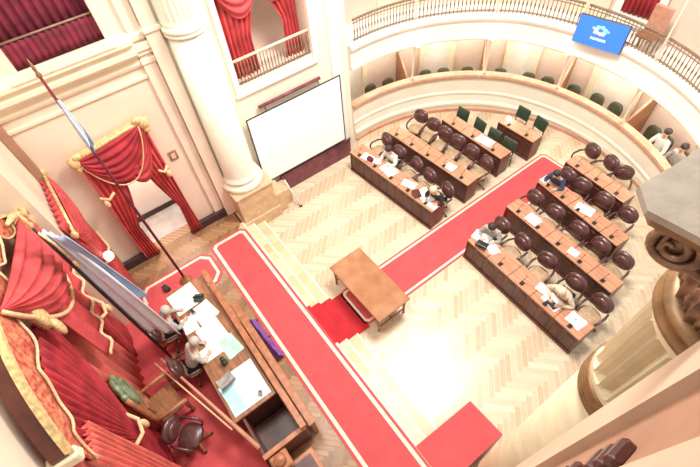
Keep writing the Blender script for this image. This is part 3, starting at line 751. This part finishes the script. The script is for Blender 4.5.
# curtain on the pier left of the canopy
t = thing('side_curtain', 'red curtain with gilt pole on the pier between the door curtain and the canopy', 'curtain', (-8.1,-1.69,.46))
drape_mb(((-.80,.08),(.80,.08)), ((-.50,.10),(.75,.10)), 0, 3.55, (0,1), 9, .05, tie=(1.7,(-.65,.12),(.2,.12))).obj('drape', 'drape', t)
swag_mb((-.8,.16,3.55),(.8,.16,3.25),1.0,.0,(0,1),6,.03,.12).obj('swag', 'drape', t)
swag_mb((-.8,.12,3.55),(.1,.12,3.45),1.35,.3,(0,1),5,.03,.08).obj('swag', 'draped', t)
MB().tube([(-.85,.14,3.6),(.85,.14,3.3)],.035,8).obj('pole', 'gold', t)
for x_, z_ in ((-.88,3.6),(.88,3.3)): MB().ell((x_,.14,z_),(.13,.13,.18)).obj('finial', 'gold', t)
MB().tube([(-.62,.2,1.8),(-.2,.26,1.6),(.2,.2,1.75)],.03,8).obj('tie_back', 'goldbraid', t)

# throne canopy -------------------------------------------------------
CY = lambda x: -1.95-.083*(x+7.1)           # front plane of the canopy
WY = lambda x: CY(x)-.28
def arch(x): return 4.66+1.1*(1-min(1,abs((x+5.0)/2.1))**2.6)
t = thing('throne_canopy', 'great arched red velvet canopy with gilt cornice, swags and pleated curtains behind the throne', 'canopy', (0,0,0))
xs = [-7.1+4.2*i/40 for i in range(41)]
mb = MB()
for i in range(40):
    for (dy0,dy1,dz0,dz1) in ((.0,.06,-.01,.05),(-.02,.03,.05,.07)):
        a, b = xs[i], xs[i+1]
        v = [(a,CY(a)+dy0,arch(a)+dz0),(b,CY(b)+dy0,arch(b)+dz0),(b,CY(b)+dy1,arch(b)+dz0),(a,CY(a)+dy1,arch(a)+dz0)]
        mb.add(v+[(p[0],p[1],p[2]-dz0+dz1) for p in v], [(3,2,1,0),(4,5,6,7),(0,1,5,4),(1,2,6,5),(2,3,7,6),(3,0,4,7)])
mb.obj('cornice', 'gold', t)
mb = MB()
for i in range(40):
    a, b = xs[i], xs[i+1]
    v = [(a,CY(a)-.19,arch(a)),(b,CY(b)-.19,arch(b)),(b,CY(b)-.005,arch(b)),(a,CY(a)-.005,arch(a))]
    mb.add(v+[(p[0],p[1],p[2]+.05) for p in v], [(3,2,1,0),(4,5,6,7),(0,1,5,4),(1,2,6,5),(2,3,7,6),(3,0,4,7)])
mb.obj('shade_board', 'deskd', t)  # dark board stands in for the shade between cornice and wall
MB().box((-2.93,-2.40,4.56),(.16,.34,.20),ANG,bev=.02).obj('end_block', 'mould', t); MB().box((-7.08,-2.05,4.56),(.16,.3,.2),ANG,bev=.02).obj('end_block', 'mould', t)
mb = MB(); mb.ell((-7.02,-1.93,4.74),(.5,.16,.22)); mb.ell((-6.75,-1.93,4.96),(.34,.14,.26)); mb.ell((-7.2,-1.9,4.52),(.16,.14,.34)); mb.tube([(-7.25,-1.88,4.6),(-7.1,-1.84,4.85),(-6.9,-1.86,4.82),(-6.85,-1.86,4.98),(-6.6,-1.88,5.16),(-6.3,-1.92,5.3)],[.05,.06,.07,.06,.06,.03],8); mb.obj('crest', 'gold', t)
# embroidered pelmet with scalloped foot
def pel(u, v):
    x = -7.05+4.1*u; d = .44+.22*abs(math.sin((u*6.0+.35)*PI)) + (.5 if .50 < u < .57 else 0)-(.3 if u < .45 else 0)
    return (x, CY(x)+.02+.02*math.sin(u*50), arch(x)-.0-d*(1-v))
MB().sheet(pel, 96, 6, .03, (0,1,0)).obj('pelmet', 'embro', t)
MB().tube([Vector(pel(i/96,0))+Vector((0,.02,-.01)) for i in range(97)], .02, 6).obj('braid', 'goldbraid', t)
# back cloth and curtains
def back(u, v):
    x = -7.15+4.15*u; return (x, WY(x)+.07+.05*math.sin(u*110), .62+3.7*v)
MB().sheet(back, 150, 4, .02, (0,1,0)).obj('back_cloth', 'drape_lit', t)
def q(x, dy=0): return (x, CY(x)+dy)
drape_mb((q(-5.1,-.08),q(-3.05,-.08)), (q(-3.9,-.16),q(-3.0,-.2)), .62, 4.75, (0,1), 13, .05, tie=(2.55,q(-4.05,-.05),q(-3.55,-.05))).obj('curtain', 'draped', t)
drape_mb((q(-6.95,-.08),q(-5.2,-.08)), (q(-7.0,-.2),q(-6.2,-.2)), .62, 4.75, (0,1), 12, .05, tie=(2.55,q(-6.6,-.05),q(-6.2,-.05))).obj('curtain', 'drape', t)
drape_mb((q(-3.5,-.02),q(-2.95,-.02)), (q(-3.3,.05),q(-2.7,.05)), .62, 4.1, (0,1), 6, .05).obj('curtain', 'drape_lit', t)
for x in (-3.8,-6.4):
    mb = MB(); y = CY(x)
    mb.tube([(x-.30,y-.05,2.68),(x-.1,y+.10,2.52),(x+.15,y+.08,2.5),(x+.34,y-.03,2.66)], .035, 8); mb.ell((x-.05,y+.12,2.36),(.13,.12,.30)); mb.obj('tie_back', 'goldbraid', t)
# swags
A, B = (-6.9,CY(-6.9)+.06,4.95),(-4.45,CY(-4.45)+.06,5.68)
swag_mb(A, B, 1.3, .0, (0,1), 6, .05, .28, 36, 40).obj('swag', 'drape', t)
edge_of(A, B, 1.32, (0,1), .28, .035).obj('swag_fringe', 'goldbraid', t)
mb = MB(); mb.ell((-4.75,CY(-4.75)+.12,4.95),(.30,.14,.55)); mb.ell((-4.72,CY(-4.7)+.16,4.62),(.20,.12,.40)); mb.obj('rosette', 'gold', t)
def tail(u, v):
    x = -6.75+1.75*u; zb = 3.75-.75*u; zt = 4.75+.2*u
    return (x, CY(x)+.10+.05*math.sin(u*30+v*2)+.06*(1-v), zt+(zb-zt)*(1-v))
MB().sheet(tail, 60, 12, .02, (0,1,0)).obj('tail', 'drape', t)
MB().tube([Vector(tail(i/30,0))+Vector((0,.03,-.01)) for i in range(31)], .03, 6).obj('tail_fringe', 'goldbraid', t)

# ------------------------------------------------------------------ flags
t = thing('flagpole', 'tall flagpole with furled blue and white flag standing in front of the door curtain', 'flag', (-7.52,-.44,.47))
MB().tube([(0,0,.06),(0,0,3.5),(0,0,6.0)], [.032,.028,.022], 10).obj('pole', 'maroon', t); MB().lathe([(.16,0),(.16,.04),(.08,.08),(.045,.2),(.04,.22)], n=16).obj('stand', 'wood', t)
MB().lathe([(.02,5.98),(.045,6.03),(.02,6.08),(.03,6.14),(.004,6.3)], n=10).obj('spearhead', 'goldold', t)
def furl(x0, y0, za, zb, w, m, name, par, ph=0, wt=.35):
    def fn(u, v):
        a = u*2*PI; z = zb+(za-zb)*v
        k = w*(wt+(1-wt)*math.sin(min(1,(1-v)*1.15)*PI*.5)**.8)
        rr = 1+.22*math.cos(5*a+ph+v*2)
        return (x0+k*.95*rr*math.cos(a)+k*.7*(1-v), y0+k*.62*rr*math.sin(a), z+.12*math.sin(a)*(1-v))
    return MB().sheet(fn, 40, 16, .0, (0,0,1)).obj(name, m, par)
furl(.02,.02,5.6,4.75,.08,'flagw','flag',t,0); furl(.04,.05,5.2,4.65,.065,'flagb','flag_stripe',t,2)
t = thing('flagpole', 'flagpole with big hanging pale blue and slate flag in front of the throne canopy', 'flag', (-5.62,-1.53,.60))
MB().tube([(0,0,.06),(0,0,3),(0,0,5.0)], [.03,.028,.022], 10).obj('pole', 'black', t); MB().lathe([(.15,0),(.15,.04),(.07,.08),(.04,.2)], n=16).obj('stand', 'wood', t)
MB().lathe([(.02,4.98),(.05,5.04),(.02,5.1),(.03,5.15),(.004,5.3)], n=10).obj('spearhead', 'gold', t)
mb = MB(); mb.tube([(0,0,4.9),(.06,.06,4.6),(.07,.07,4.2)], .02, 6); mb.ell((.07,.07,4.1),(.06,.06,.2)); mb.obj('tassel', 'goldbraid', t)
def flag(u, v):
    w = .16+.58*(1-v)**.7
    return (-.10+u*w*.6+.04*(1-v)+.05*math.sin(u*14+v*2), .03+u*w*.72, 1.55+3.25*v-.12*u)
MB().sheet(flag, 40, 16, .012, (0,1,0)).obj('flag', 'flagw', t)
def flag2(u, v):
    w = .12+.18*(1-v)**.7
    return (-.14-u*w*.6+.1*(1-v), -.02+.05*math.sin(u*9)+.02, 1.9+2.75*v)
MB().sheet(flag2, 24, 16, .012, (0,1,0)).obj('flag_lower_fold', 'flagd', t)
def flag3(u, v):
    w = .06+.10*(1-v)**.8
    return (.06+u*w*.9, .16+.2*(1-v)+u*w*1.1+.04*math.sin(u*9), 2.7+2.0*v)
MB().sheet(flag3, 24, 16, .012, (0,1,0)).obj('flag_stripe', 'flagb', t)

# ------------------------------------------------------------------ presidential desk
t = thing('presidential_desk', 'long wooden presidential desk on the dais facing the chamber', 'desk', (-5.0,-.5,.453))
def dx(x): return x+5.0
MB().box((dx(-5.02),-.02,.875),(3.5,.94,.05),bev=.012).obj('desktop', 'wood', t)
MB().box((dx(-2.86),.1,.03),(.80,.80,.05)).obj('well_floor', 'deskd', t)  # board added to make the desk's open well dark
mb = MB(); mb.box((dx(-4.55),.53,.50),(4.3,.07,1.0)); 
for k in range(8): mb.box((dx(-6.5)+k*.55,.572,.5),(.42,.02,.66),bev=.01)
mb.obj('front_panel', 'wood', t)
MB().box((dx(-4.55),.53,1.02),(4.36,.13,.05),bev=.015).obj('front_ledge', 'woodl', t)
MB().box((dx(-4.0),.70,.40),(3.2,.10,.80),bev=.01).obj('lower_front', 'wood', t)
MB().box((dx(-4.0),.70,.82),(3.26,.16,.04),bev=.012).obj('lower_ledge', 'woodl', t)
for x in (-6.72,-3.30): MB().box((dx(x),-.0,.425),(.05,.9,.85)).obj('end_panel', 'deskd', t)
MB().box((dx(-2.42),.1,.42),(.06,.86,.84)).obj('end_panel', 'deskd', t)
MB().box((dx(-2.42),.1,.86),(.10,.9,.04),bev=.01).obj('end_ledge', 'woodl', t)
MB().box((dx(-2.85),-.31,.42),(.86,.05,.82)).obj('side_panel', 'deskd', t)
DT = .453+.902
def sheet_on(x, y, w, l, a, m, label, n=2, name='paper', grp='papers on the presidential desk', z=DT):
    mb = MB()
    for i in range(n): mb.box((random.uniform(-.012,.012),random.uniform(-.012,.012),.003+.004*i),(w,l,.0035),random.uniform(-.08,.08))
    return single(name, mb, m, label, 'paper', grp, (x,y,z), a)
sheet_on(-6.38,-.62,.62,.62,.05,'paper','wide white sheets at the left end of the presidential desk',4)
sheet_on(-5.78,-.42,.5,.44,.2,'paper','white sheets near the front ledge, beside the dark phone',4)
sheet_on(-5.72,-.80,.4,.3,-.1,'paper','white sheets before the left seated official',3)
sheet_on(-5.22,-.50,.55,.5,.1,'paper','heap of white sheets in the middle of the presidential desk',5)
sheet_on(-4.85,-.70,.32,.42,.1,'paper','white sheet before the right seated official',3)
sheet_on(-4.72,-.32,.5,.34,.1,'grn','pale green paper near the front ledge of the presidential desk',2)
t = thing('glass_top', 'glass sheet with bluish reflections covering the right end of the presidential desk', 'glass sheet', (-3.78,-.52,DT+.0005), 0)
MB().box((0,0,.006),(.86,.80,.010),bev=.003).obj('pane', 'glass', t)
sheet_on(-3.72,-.78,.7,.26,.12,'cyan','pale cyan sheet on the glass at the right end of the presidential desk',1,z=DT+.012)
t = thing('laptop', 'grey laptop on the presidential desk between papers and glass', 'laptop', (-4.1,-.74,DT+.013), R(-80))
MB().box((0,0,.011),(.34,.24,.018),bev=.006).obj('keyboard_half', 'cgrey', t); MB().box((0,.14,.12),(.34,.014,.22),T=Matrix.Rotation(R(-20),4,'X'),bev=.004).obj('screen', 'cgrey', t)
t = thing('telephone', 'dark green desk telephone among the sheets at the left of the presidential desk', 'telephone', (-6.18,-.36,DT+.02), R(60))
MB().box((0,0,.03),(.22,.20,.06),bev=.02).obj('base', 'green', t); MB().tube([(-.11,0,.07),(-.08,0,.10),(.08,0,.10),(.11,0,.07)],[.028,.018,.018,.028],8).obj('handset', 'black', t)
t = thing('desk_lamp_box', 'small grey box on the pale sheets of the presidential desk', 'box', (-5.95,-.62,DT+.02), .2); MB().box((0,0,.03),(.16,.08,.06),bev=.01).obj('body', 'cgrey', t); MB().box((0,0,.063),(.13,.06,.008),bev=.003).obj('lid', 'black', t)
t = thing('water_jug', 'dark glass jug beside the green paper on the presidential desk', 'jug', (-4.45,-.58,DT)); MB().lathe([(.06,0),(.075,.06),(.06,.16),(.04,.2),(.05,.24)], n=16).obj('body', 'green', t); MB().tube([(.06,0,.06),(.11,0,.1),(.10,0,.17),(.05,0,.2)],.01,6).obj('handle', 'green', t)
t = thing('cup', 'small grey cup on the glass at the right end of the presidential desk', 'cup', (-3.45,-.30,DT+.012)); MB().lathe([(.03,0),(.045,.07),(.045,.08),(.035,.08),(.03,.02)], n=14).obj('body', 'cgrey', t); MB().tube([(.042,0,.06),(.075,0,.05),(.07,0,.02),(.038,0,.02)],.007,6).obj('handle', 'cgrey', t)
# desk chairs of officials, throne and round chair
chair(-6.02,-1.28,PI, 'round-backed chair of the left official at the presidential desk', 'chairs at the presidential desk', .603)
chair(-4.98,-1.20,PI, 'round-backed chair of the right official at the presidential desk', 'chairs at the presidential desk', .603)
o = chair(-3.72,-1.82,PI*.75, 'empty round shiny brown chair on the red platform beside the throne', 'chairs at the presidential desk', .603)
for ch in o.children:
    if ch.name.startswith('seat'): ch.data = ch.data.copy(); ch.data.materials[0] = M['leather']
t = thing('throne', 'tall carved wooden armchair with green leather back standing before the canopy', 'throne', (-4.62,-1.90,.60), PI+R(8))
MB().box((0,.04,.46),(.64,.50,.12),bev=.04).obj('seat', 'wood', t)
mb = MB(); mb.box((0,.30,1.15),(.66,.09,1.4),bev=.03)
for s_ in (-1,1): mb.tube([(s_*.34,.3,.42),(s_*.36,.3,1.0),(s_*.34,.3,1.8),(s_*.28,.3,2.0)],[.045,.05,.045,.05],8)
mb.obj('back_frame', 'woodl', t)
MB().ell((0,.25,1.70),(.56,.14,.56),p=.6).obj('back_pad', 'greenl', t)
mb = MB(); mb.ell((0,.3,2.05),(.44,.14,.26)); mb.ell((-.22,.3,1.98),(.2,.12,.18)); mb.ell((.22,.3,1.98),(.2,.12,.18)); mb.obj('crest', 'greenl', t)
mb = MB(); mb.box((0,.24,1.0),(.46,.05,.40),bev=.02); mb.ell((0,.21,1.0),(.2,.06,.24)); mb.obj('carved_panel', 'wood', t)
for s_ in (-1,1):
    mb = MB(); mb.tube([(s_*.36,.28,.80),(s_*.38,0,.78),(s_*.38,-.26,.74),(s_*.38,-.30,.66)],[.04,.045,.05,.05],8); mb.tube([(s_*.36,-.24,.40),(s_*.38,-.26,.74)],.035,8); mb.obj('armrest', 'woodl', t)
    for y in (-.24,.26): MB().lathe([(.035,0),(.05,.08),(.03,.14),(.05,.3),(.045,.42)],(s_*.31,y,0),n=12).obj('leg', 'woodl', t)
# rail between throne and desk
t = thing('dais_rail', 'slanting double wooden rail with gilt line between throne and presidential desk', 'rail', (0,0,0))
P0, P1 = Vector((-5.35,-1.62,1.42)), Vector((-2.62,-.82,1.30))
MB().tube([P0,P0.lerp(P1,.5),P1],[.025,.032,.045],8).obj('hand_rail', 'railc', t)
MB().tube([P0+Vector((.0,-.14,-.02)),P1+Vector((-.6,-.26,0))],.018,8).obj('gilt_rail', 'goldbraid', t)
for f in (.03,.5,.96):
    p = P0.lerp(P1,f); MB().tube([(p.x,p.y,.60 if p.x<-1.2 else .46),(p.x,p.y,p.z)],.025,8).obj('post', 'wood', t)
t = thing('newel_post', 'carved orange wooden newel block at the near end of the presidential desk', 'post', (-2.22,-.62,.453))
MB().box((0,0,.36),(.30,.30,.72),bev=.03).obj('body', 'woodl', t); mb = MB(); mb.box((0,0,.76),(.36,.36,.08),bev=.03); mb.ell((0,0,.86),(.24,.24,.18)); mb.obj('cap', 'woodl', t)
t = thing('side_table', 'low dark wooden side table with orange edge at the near end of the dais', 'table', (-1.75,-.35,.453))
MB().box((0,0,.60),(.72,.62,.05),bev=.012).obj('tabletop', 'woodl', t); MB().box((0,0,.632),(.56,.46,.02)).obj('inlay', 'deskd', t)
for sx_ in (-1,1):
    for sy_ in (-1,1): MB().box((sx_*.31,sy_*.26,.29),(.05,.05,.58)).obj('leg', 'wood', t)
# purple sash on low black stand
t = thing('banner_stand', 'purple cloth over a low black folding stand at the edge of the long runner', 'stand', (-4.75,.36,.47), R(4))
MB().sheet(lambda u,v: (-.62+1.2*u, .02+.10*(v-.5)*2+.012*math.sin(u*22), .26-.20*abs(v-.5)*2+.01*math.sin(u*15)), 40, 8, .01, (0,0,1)).obj('cloth', 'purple', t)
for x in (-.55,.0,.52):
    mb = MB(); mb.tube([(x,0,.22),(x+.12,-.20,.012)],.014,6); mb.tube([(x,0,.22),(x-.06,.16,.012)],.014,6); mb.obj('leg', 'black', t)
mb = MB(); mb.tube([(-.6,0,.225),(.58,0,.225)],.014,6); mb.tube([(-.8,-.12,.2),(-.3,-.06,.16)],.025,6); mb.obj('bar', 'black', t)
t = thing('shoe_box', 'small black box on the octagonal red carpet at the left of the dais', 'box', (-7.6,-.95,.466), .4); MB().box((0,0,.05),(.20,.12,.1),bev=.01).obj('body', 'black', t); MB().box((0,0,.105),(.21,.13,.02),bev=.005).obj('lid', 'black', t)
t = thing('wall_picture', 'small dark framed picture on the wall beside the door curtain', 'picture', (-8.985,.88,3.02)); MB().box((0,0,0),(.03,.20,.26),bev=.008).obj('frame', 'wood', t); MB().box((.012,0,0),(.02,.10,.15)).obj('canvas', 'cbeige', t)
l = thing('wall_lamp', 'bright wall lamp beside the side curtain left of the canopy', 'lamp', (-7.75,-1.60,2.35)); MB().ell((0,.14,0),(.20,.20,.24)).obj('shade', 'lamp', l); MB().tube([(0,0,-.15),(0,.08,-.16),(0,.14,-.10)],.02,8).obj('bracket', 'gold', l)
t = thing('draped_chair', 'red-brown draped chair against the upper gallery railing right of the blue screen', 'chair', cyl(90.3,5.75,2.715), R(90)-PI/2)
MB().box((0,0,.62),(.5,.5,.08),bev=.03).obj('seat', 'wood', t); MB().box((0,.22,.98),(.5,.07,.66),bev=.03).obj('backrest', 'railc', t)
for sx_ in (-1,1):
    for sy_ in (-1,1): MB().tube([(sx_*.21,sy_*.2,0),(sx_*.21,sy_*.2,.6)],.025,6).obj('leg', 'wood', t)

# ------------------------------------------------------------------ people
def skin_mesh(name, verts, edges, radii, m, parent, sub=2):
    me = bpy.data.meshes.new(name); me.from_pydata(verts, edges, [])
    o = bpy.data.objects.new(name, me); COL.objects.link(o)
    md = o.modifiers.new('Skin', 'SKIN'); md.use_smooth_shade = True
    sv = me.skin_vertices[0].data if me.skin_vertices else None
    if sv is None:
        bm = bmesh.new(); bm.from_mesh(me); bm.verts.layers.skin.verify(); bm.to_mesh(me); bm.free(); sv = me.skin_vertices[0].data
    for i, r_ in enumerate(radii): sv[i].radius = (r_, r_) if not isinstance(r_, tuple) else r_; sv[i].use_root = (i == 0)
    s2 = o.modifiers.new('Sub', 'SUBSURF'); s2.levels = sub; s2.render_levels = sub
    dg = bpy.context.evaluated_depsgraph_get(); dg.update()
    me2 = bpy.data.meshes.new_from_object(o.evaluated_get(dg)); me2.name = name
    me2.polygons.foreach_set('use_smooth', [True]*len(me2.polygons))
    me2.materials.clear(); me2.materials.append(M[m])
    bpy.data.objects.remove(o); o2 = bpy.data.objects.new(name, me2); COL.objects.link(o2); o2.parent = parent
    return o2
def person(label, loc, rz, top, hair, lean=.10, nod=.06, arms=((-.16,-.40,.80),(.16,-.40,.80)), legs='cblack', seat=.50, elb=None, long_hair=False, group=None):
    """seated figure, faces -y"""
    t = thing('person', label, 'person', loc, rz, group)
    pv = Vector((0,.02,seat+.03)); sp = Vector((0,-lean*.4,seat+.25)); ch = Vector((0,-lean,seat+.44)); nk = Vector((0,-lean*1.25,seat+.58)); hb = Vector((0,-lean*1.3-nod*.5,seat+.67)); hc = Vector((0,-lean*1.3-nod,seat+.76))
    V, E_, Rr = [], [], []
    def add(p, r_, par=None):
        V.append(tuple(p)); Rr.append(r_)
        if par is not None: E_.append((par, len(V)-1))
        return len(V)-1
    a = add(pv,(.155,.125)); b = add(sp,(.135,.10),a); c = add(ch,(.15,.10),b); d = add(nk,.055,c); e = add(hb,.072,d); f = add(hc,.088,e)
    add(hc+Vector((0,-.095,-.03)),.016,f)
    for s_ in (-1,1): add(hc+Vector((s_*.088,.01,-.02)),.016,f)
    JA, JL = [], []
    for s_, h in ((-1,arms[0]),(1,arms[1])):
        sh = ch+Vector((s_*.175,0,.05)); hd = Vector(h); el = (sh+hd)/2+Vector((s_*.10,.04,-.10)) if not elb else Vector((s_*elb[0],elb[1],elb[2]))
        i = add(sh,.062,c); j = add(el,.045,i); k = add(el.lerp(hd,.86),.030,j); dirv = (hd-el).normalized(); pm = add(hd+dirv*.03,(.034,.018),k)
        JA.append((sh,el,el.lerp(hd,.86)))
        sid = dirv.cross(Vector((0,0,1))).normalized()
        for q_, (o_, ln) in enumerate(((-.030,.075),(-.010,.085),(.010,.082),(.030,.065))):
            k1 = add(hd+dirv*(.03+ln*.55)+sid*o_*1.1,.0095,pm); add(hd+dirv*(.03+ln)+sid*o_*1.2+Vector((0,0,-.018)),.008,k1)
        k1 = add(hd+dirv*.03-sid*s_*.045,.0105,pm); add(hd+dirv*.065-sid*s_*.06,.009,k1)
    for s_ in (-1,1):
        hp = pv+Vector((s_*.10,-.03,-.01)); kn = Vector((s_*.14,-.43,seat+.02)); an = Vector((s_*.13,-.40,.10)); to = Vector((s_*.14,-.53,.04))
        i = add(hp,.085,a); j = add(kn,.062,i); k = add(an,.042,j); add(to,.035,k); JL.append((hp,kn,an,to))
    skin_mesh('body', V, E_, Rr, 'skin', t)
    # jacket
    V, E_, Rr = [], [], []
    a = add(pv+Vector((0,0,-.02)),(.18,.15)); b = add(sp,(.165,.13),a); c = add(ch,(.175,.13),b); add(nk+Vector((0,.01,-.045)),.075,c)
    for sh, el, wr in JA: i = add(sh,.082,c); j = add(el,.064,i); add(wr,.045,j)
    skin_mesh('jacket', V, E_, Rr, top, t)
    V, E_, Rr = [], [], []
    a = add(pv+Vector((0,0,-.03)),(.165,.13))
    for hp, kn, an, to in JL: i = add(hp,.10,a); j = add(kn,.078,i); add(an,.058,j)
    skin_mesh('trousers', V, E_, Rr, legs, t)
    for hp, kn, an, to in JL: MB().ell((an+to)/2+Vector((0,.0,-.01)),(.10,.26,.09)).obj('shoe', 'black', t)
    mb = MB(); mb.ell(hc+Vector((0,.022,.030)),(.215,.215,.20))
    if long_hair: mb.ell(hc+Vector((0,.07,-.06)),(.22,.14,.30))
    mb.obj('hair', hair, t)
    for s_ in (-1,1): MB().ell(hc+Vector((s_*.034,-.086,.005)),(.022,.014,.014),n=8,m=6).obj('eye', 'black', t)
    mb = MB(); mb.ell(hc+Vector((0,-.088,-.062)),(.045,.014,.014),n=8,m=6); mb.obj('mouth', 'cpink', t)
    return t
person('person in a patterned white top reading at the foremost left-hand desk', (-7.27,6.40,.003), .1, 'cwhite', 'hairb', .16, .08)
person('person in black with blond hair at the aisle end of the foremost left-hand desk', (-5.32,6.40,.003), .15, 'cblack', 'hairl', .22, .12, long_hair=True)
person('person in a grey jacket at the aisle end of the foremost right-hand desk', (-3.52,6.58,.003), .25, 'cgrey', 'hairb', .18, .10)
person('person in beige bent forward with both arms on the foremost right-hand desk', (-1.28,6.58,.003), .0, 'cbeige', 'hairl', .30, .12, arms=((-.10,-.52,.82),(.14,-.52,.82)), elb=(.36,-.30,.80))
person('person in dark navy at the aisle end of the third right-hand desk', (-3.58,9.28,.003), 0, 'cnavy', 'hairb', .20, .12)
person('official in a grey jacket at the left of the presidential desk, nearest the flagpoles', (-6.02,-1.26,.603), PI, 'cgrey2', 'hairg', .14, .06)
person('official in a pale beige jacket at the middle of the presidential desk', (-4.98,-1.18,.603), PI, 'cpale', 'hairg', .20, .10)
person('person in a white shirt in the lower gallery, behind the parapet', cyl(72.5,5.86,.012), R(72.5)-PI/2, 'cwhite', 'hairb', .05, .02, arms=((-.16,-.30,.62),(.16,-.30,.62)))
person('person in dark clothes in the lower gallery, seen beside the near capital', cyl(66,5.86,.012), R(66)-PI/2, 'cgrey', 'hairb', .05, .02, arms=((-.16,-.30,.62),(.16,-.30,.62)))

# ------------------------------------------------------------------ light
w = bpy.data.worlds.new('World'); sc.world = w; w.use_nodes = True
w.node_tree.nodes['Background'].inputs['Color'].default_value = (1,.955,.90,1)
w.node_tree.nodes['Background'].inputs['Strength'].default_value = .62
def area(name, loc, size, power, col=(1,.95,.88), rot=(0,0,0)):
    l = bpy.data.lights.new(name, 'AREA'); l.energy = power; l.color = col; l.size = size
    o = bpy.data.objects.new(name, l); o.location = loc; o.rotation_euler = rot; COL.objects.link(o); return o
area('ceiling_area_light', (-4.4,6.0,11.5), 2.6, 1350)  # unseen area light, added overhead to light the hall
for i, a in enumerate((172,159.9,146.5,133.1,120,107.1,94.8,82.6,70,57.5)):
    l = bpy.data.lights.new('gallery_fill','POINT'); l.energy = 26; l.color = (1,.93,.80); l.shadow_soft_size = .08  # unseen point lights added to brighten the lower gallery
    o = bpy.data.objects.new('gallery_fill', l); o.location = cyl(a,5.75,2.25+zf(a)); COL.objects.link(o)
l = bpy.data.lights.new('corridor_fill','POINT'); l.energy = 170; l.shadow_soft_size = .1; o = bpy.data.objects.new('corridor_fill', l); o.location = (-9.8,.0,3.4); COL.objects.link(o)  # unseen point light added to brighten the room beyond the door
area('dais_area_light', (-5.2,.6,11.5), 2.0, 380)  # second unseen area light, added above the dais

# ------------------------------------------------------------------ camera
cam = bpy.data.cameras.new('Camera'); co = bpy.data.objects.new('Camera', cam); COL.objects.link(co)
RW = ((0.59899911,0.79822404,-0.06354879),(0.61983589,-0.51244837,-0.59430644),(-0.50695516,0.31659921,-0.80172402))
right, down, fwd = (Vector(r) for r in RW)
co.matrix_world = Matrix(((right.x,-down.x,-fwd.x,0),(right.y,-down.y,-fwd.y,0),(right.z,-down.z,-fwd.z,10),(0,0,0,1)))
cam.sensor_width = 36; cam.lens = 435.18456320784895/700*36; cam.clip_start = .02; cam.clip_end = 100
sc.camera = co
sc.view_settings.view_transform = 'Standard'; sc.view_settings.look = 'None'
sc.view_settings.gamma = 1; sc.view_settings.use_curve_mapping = False
sc.view_settings.exposure = .14
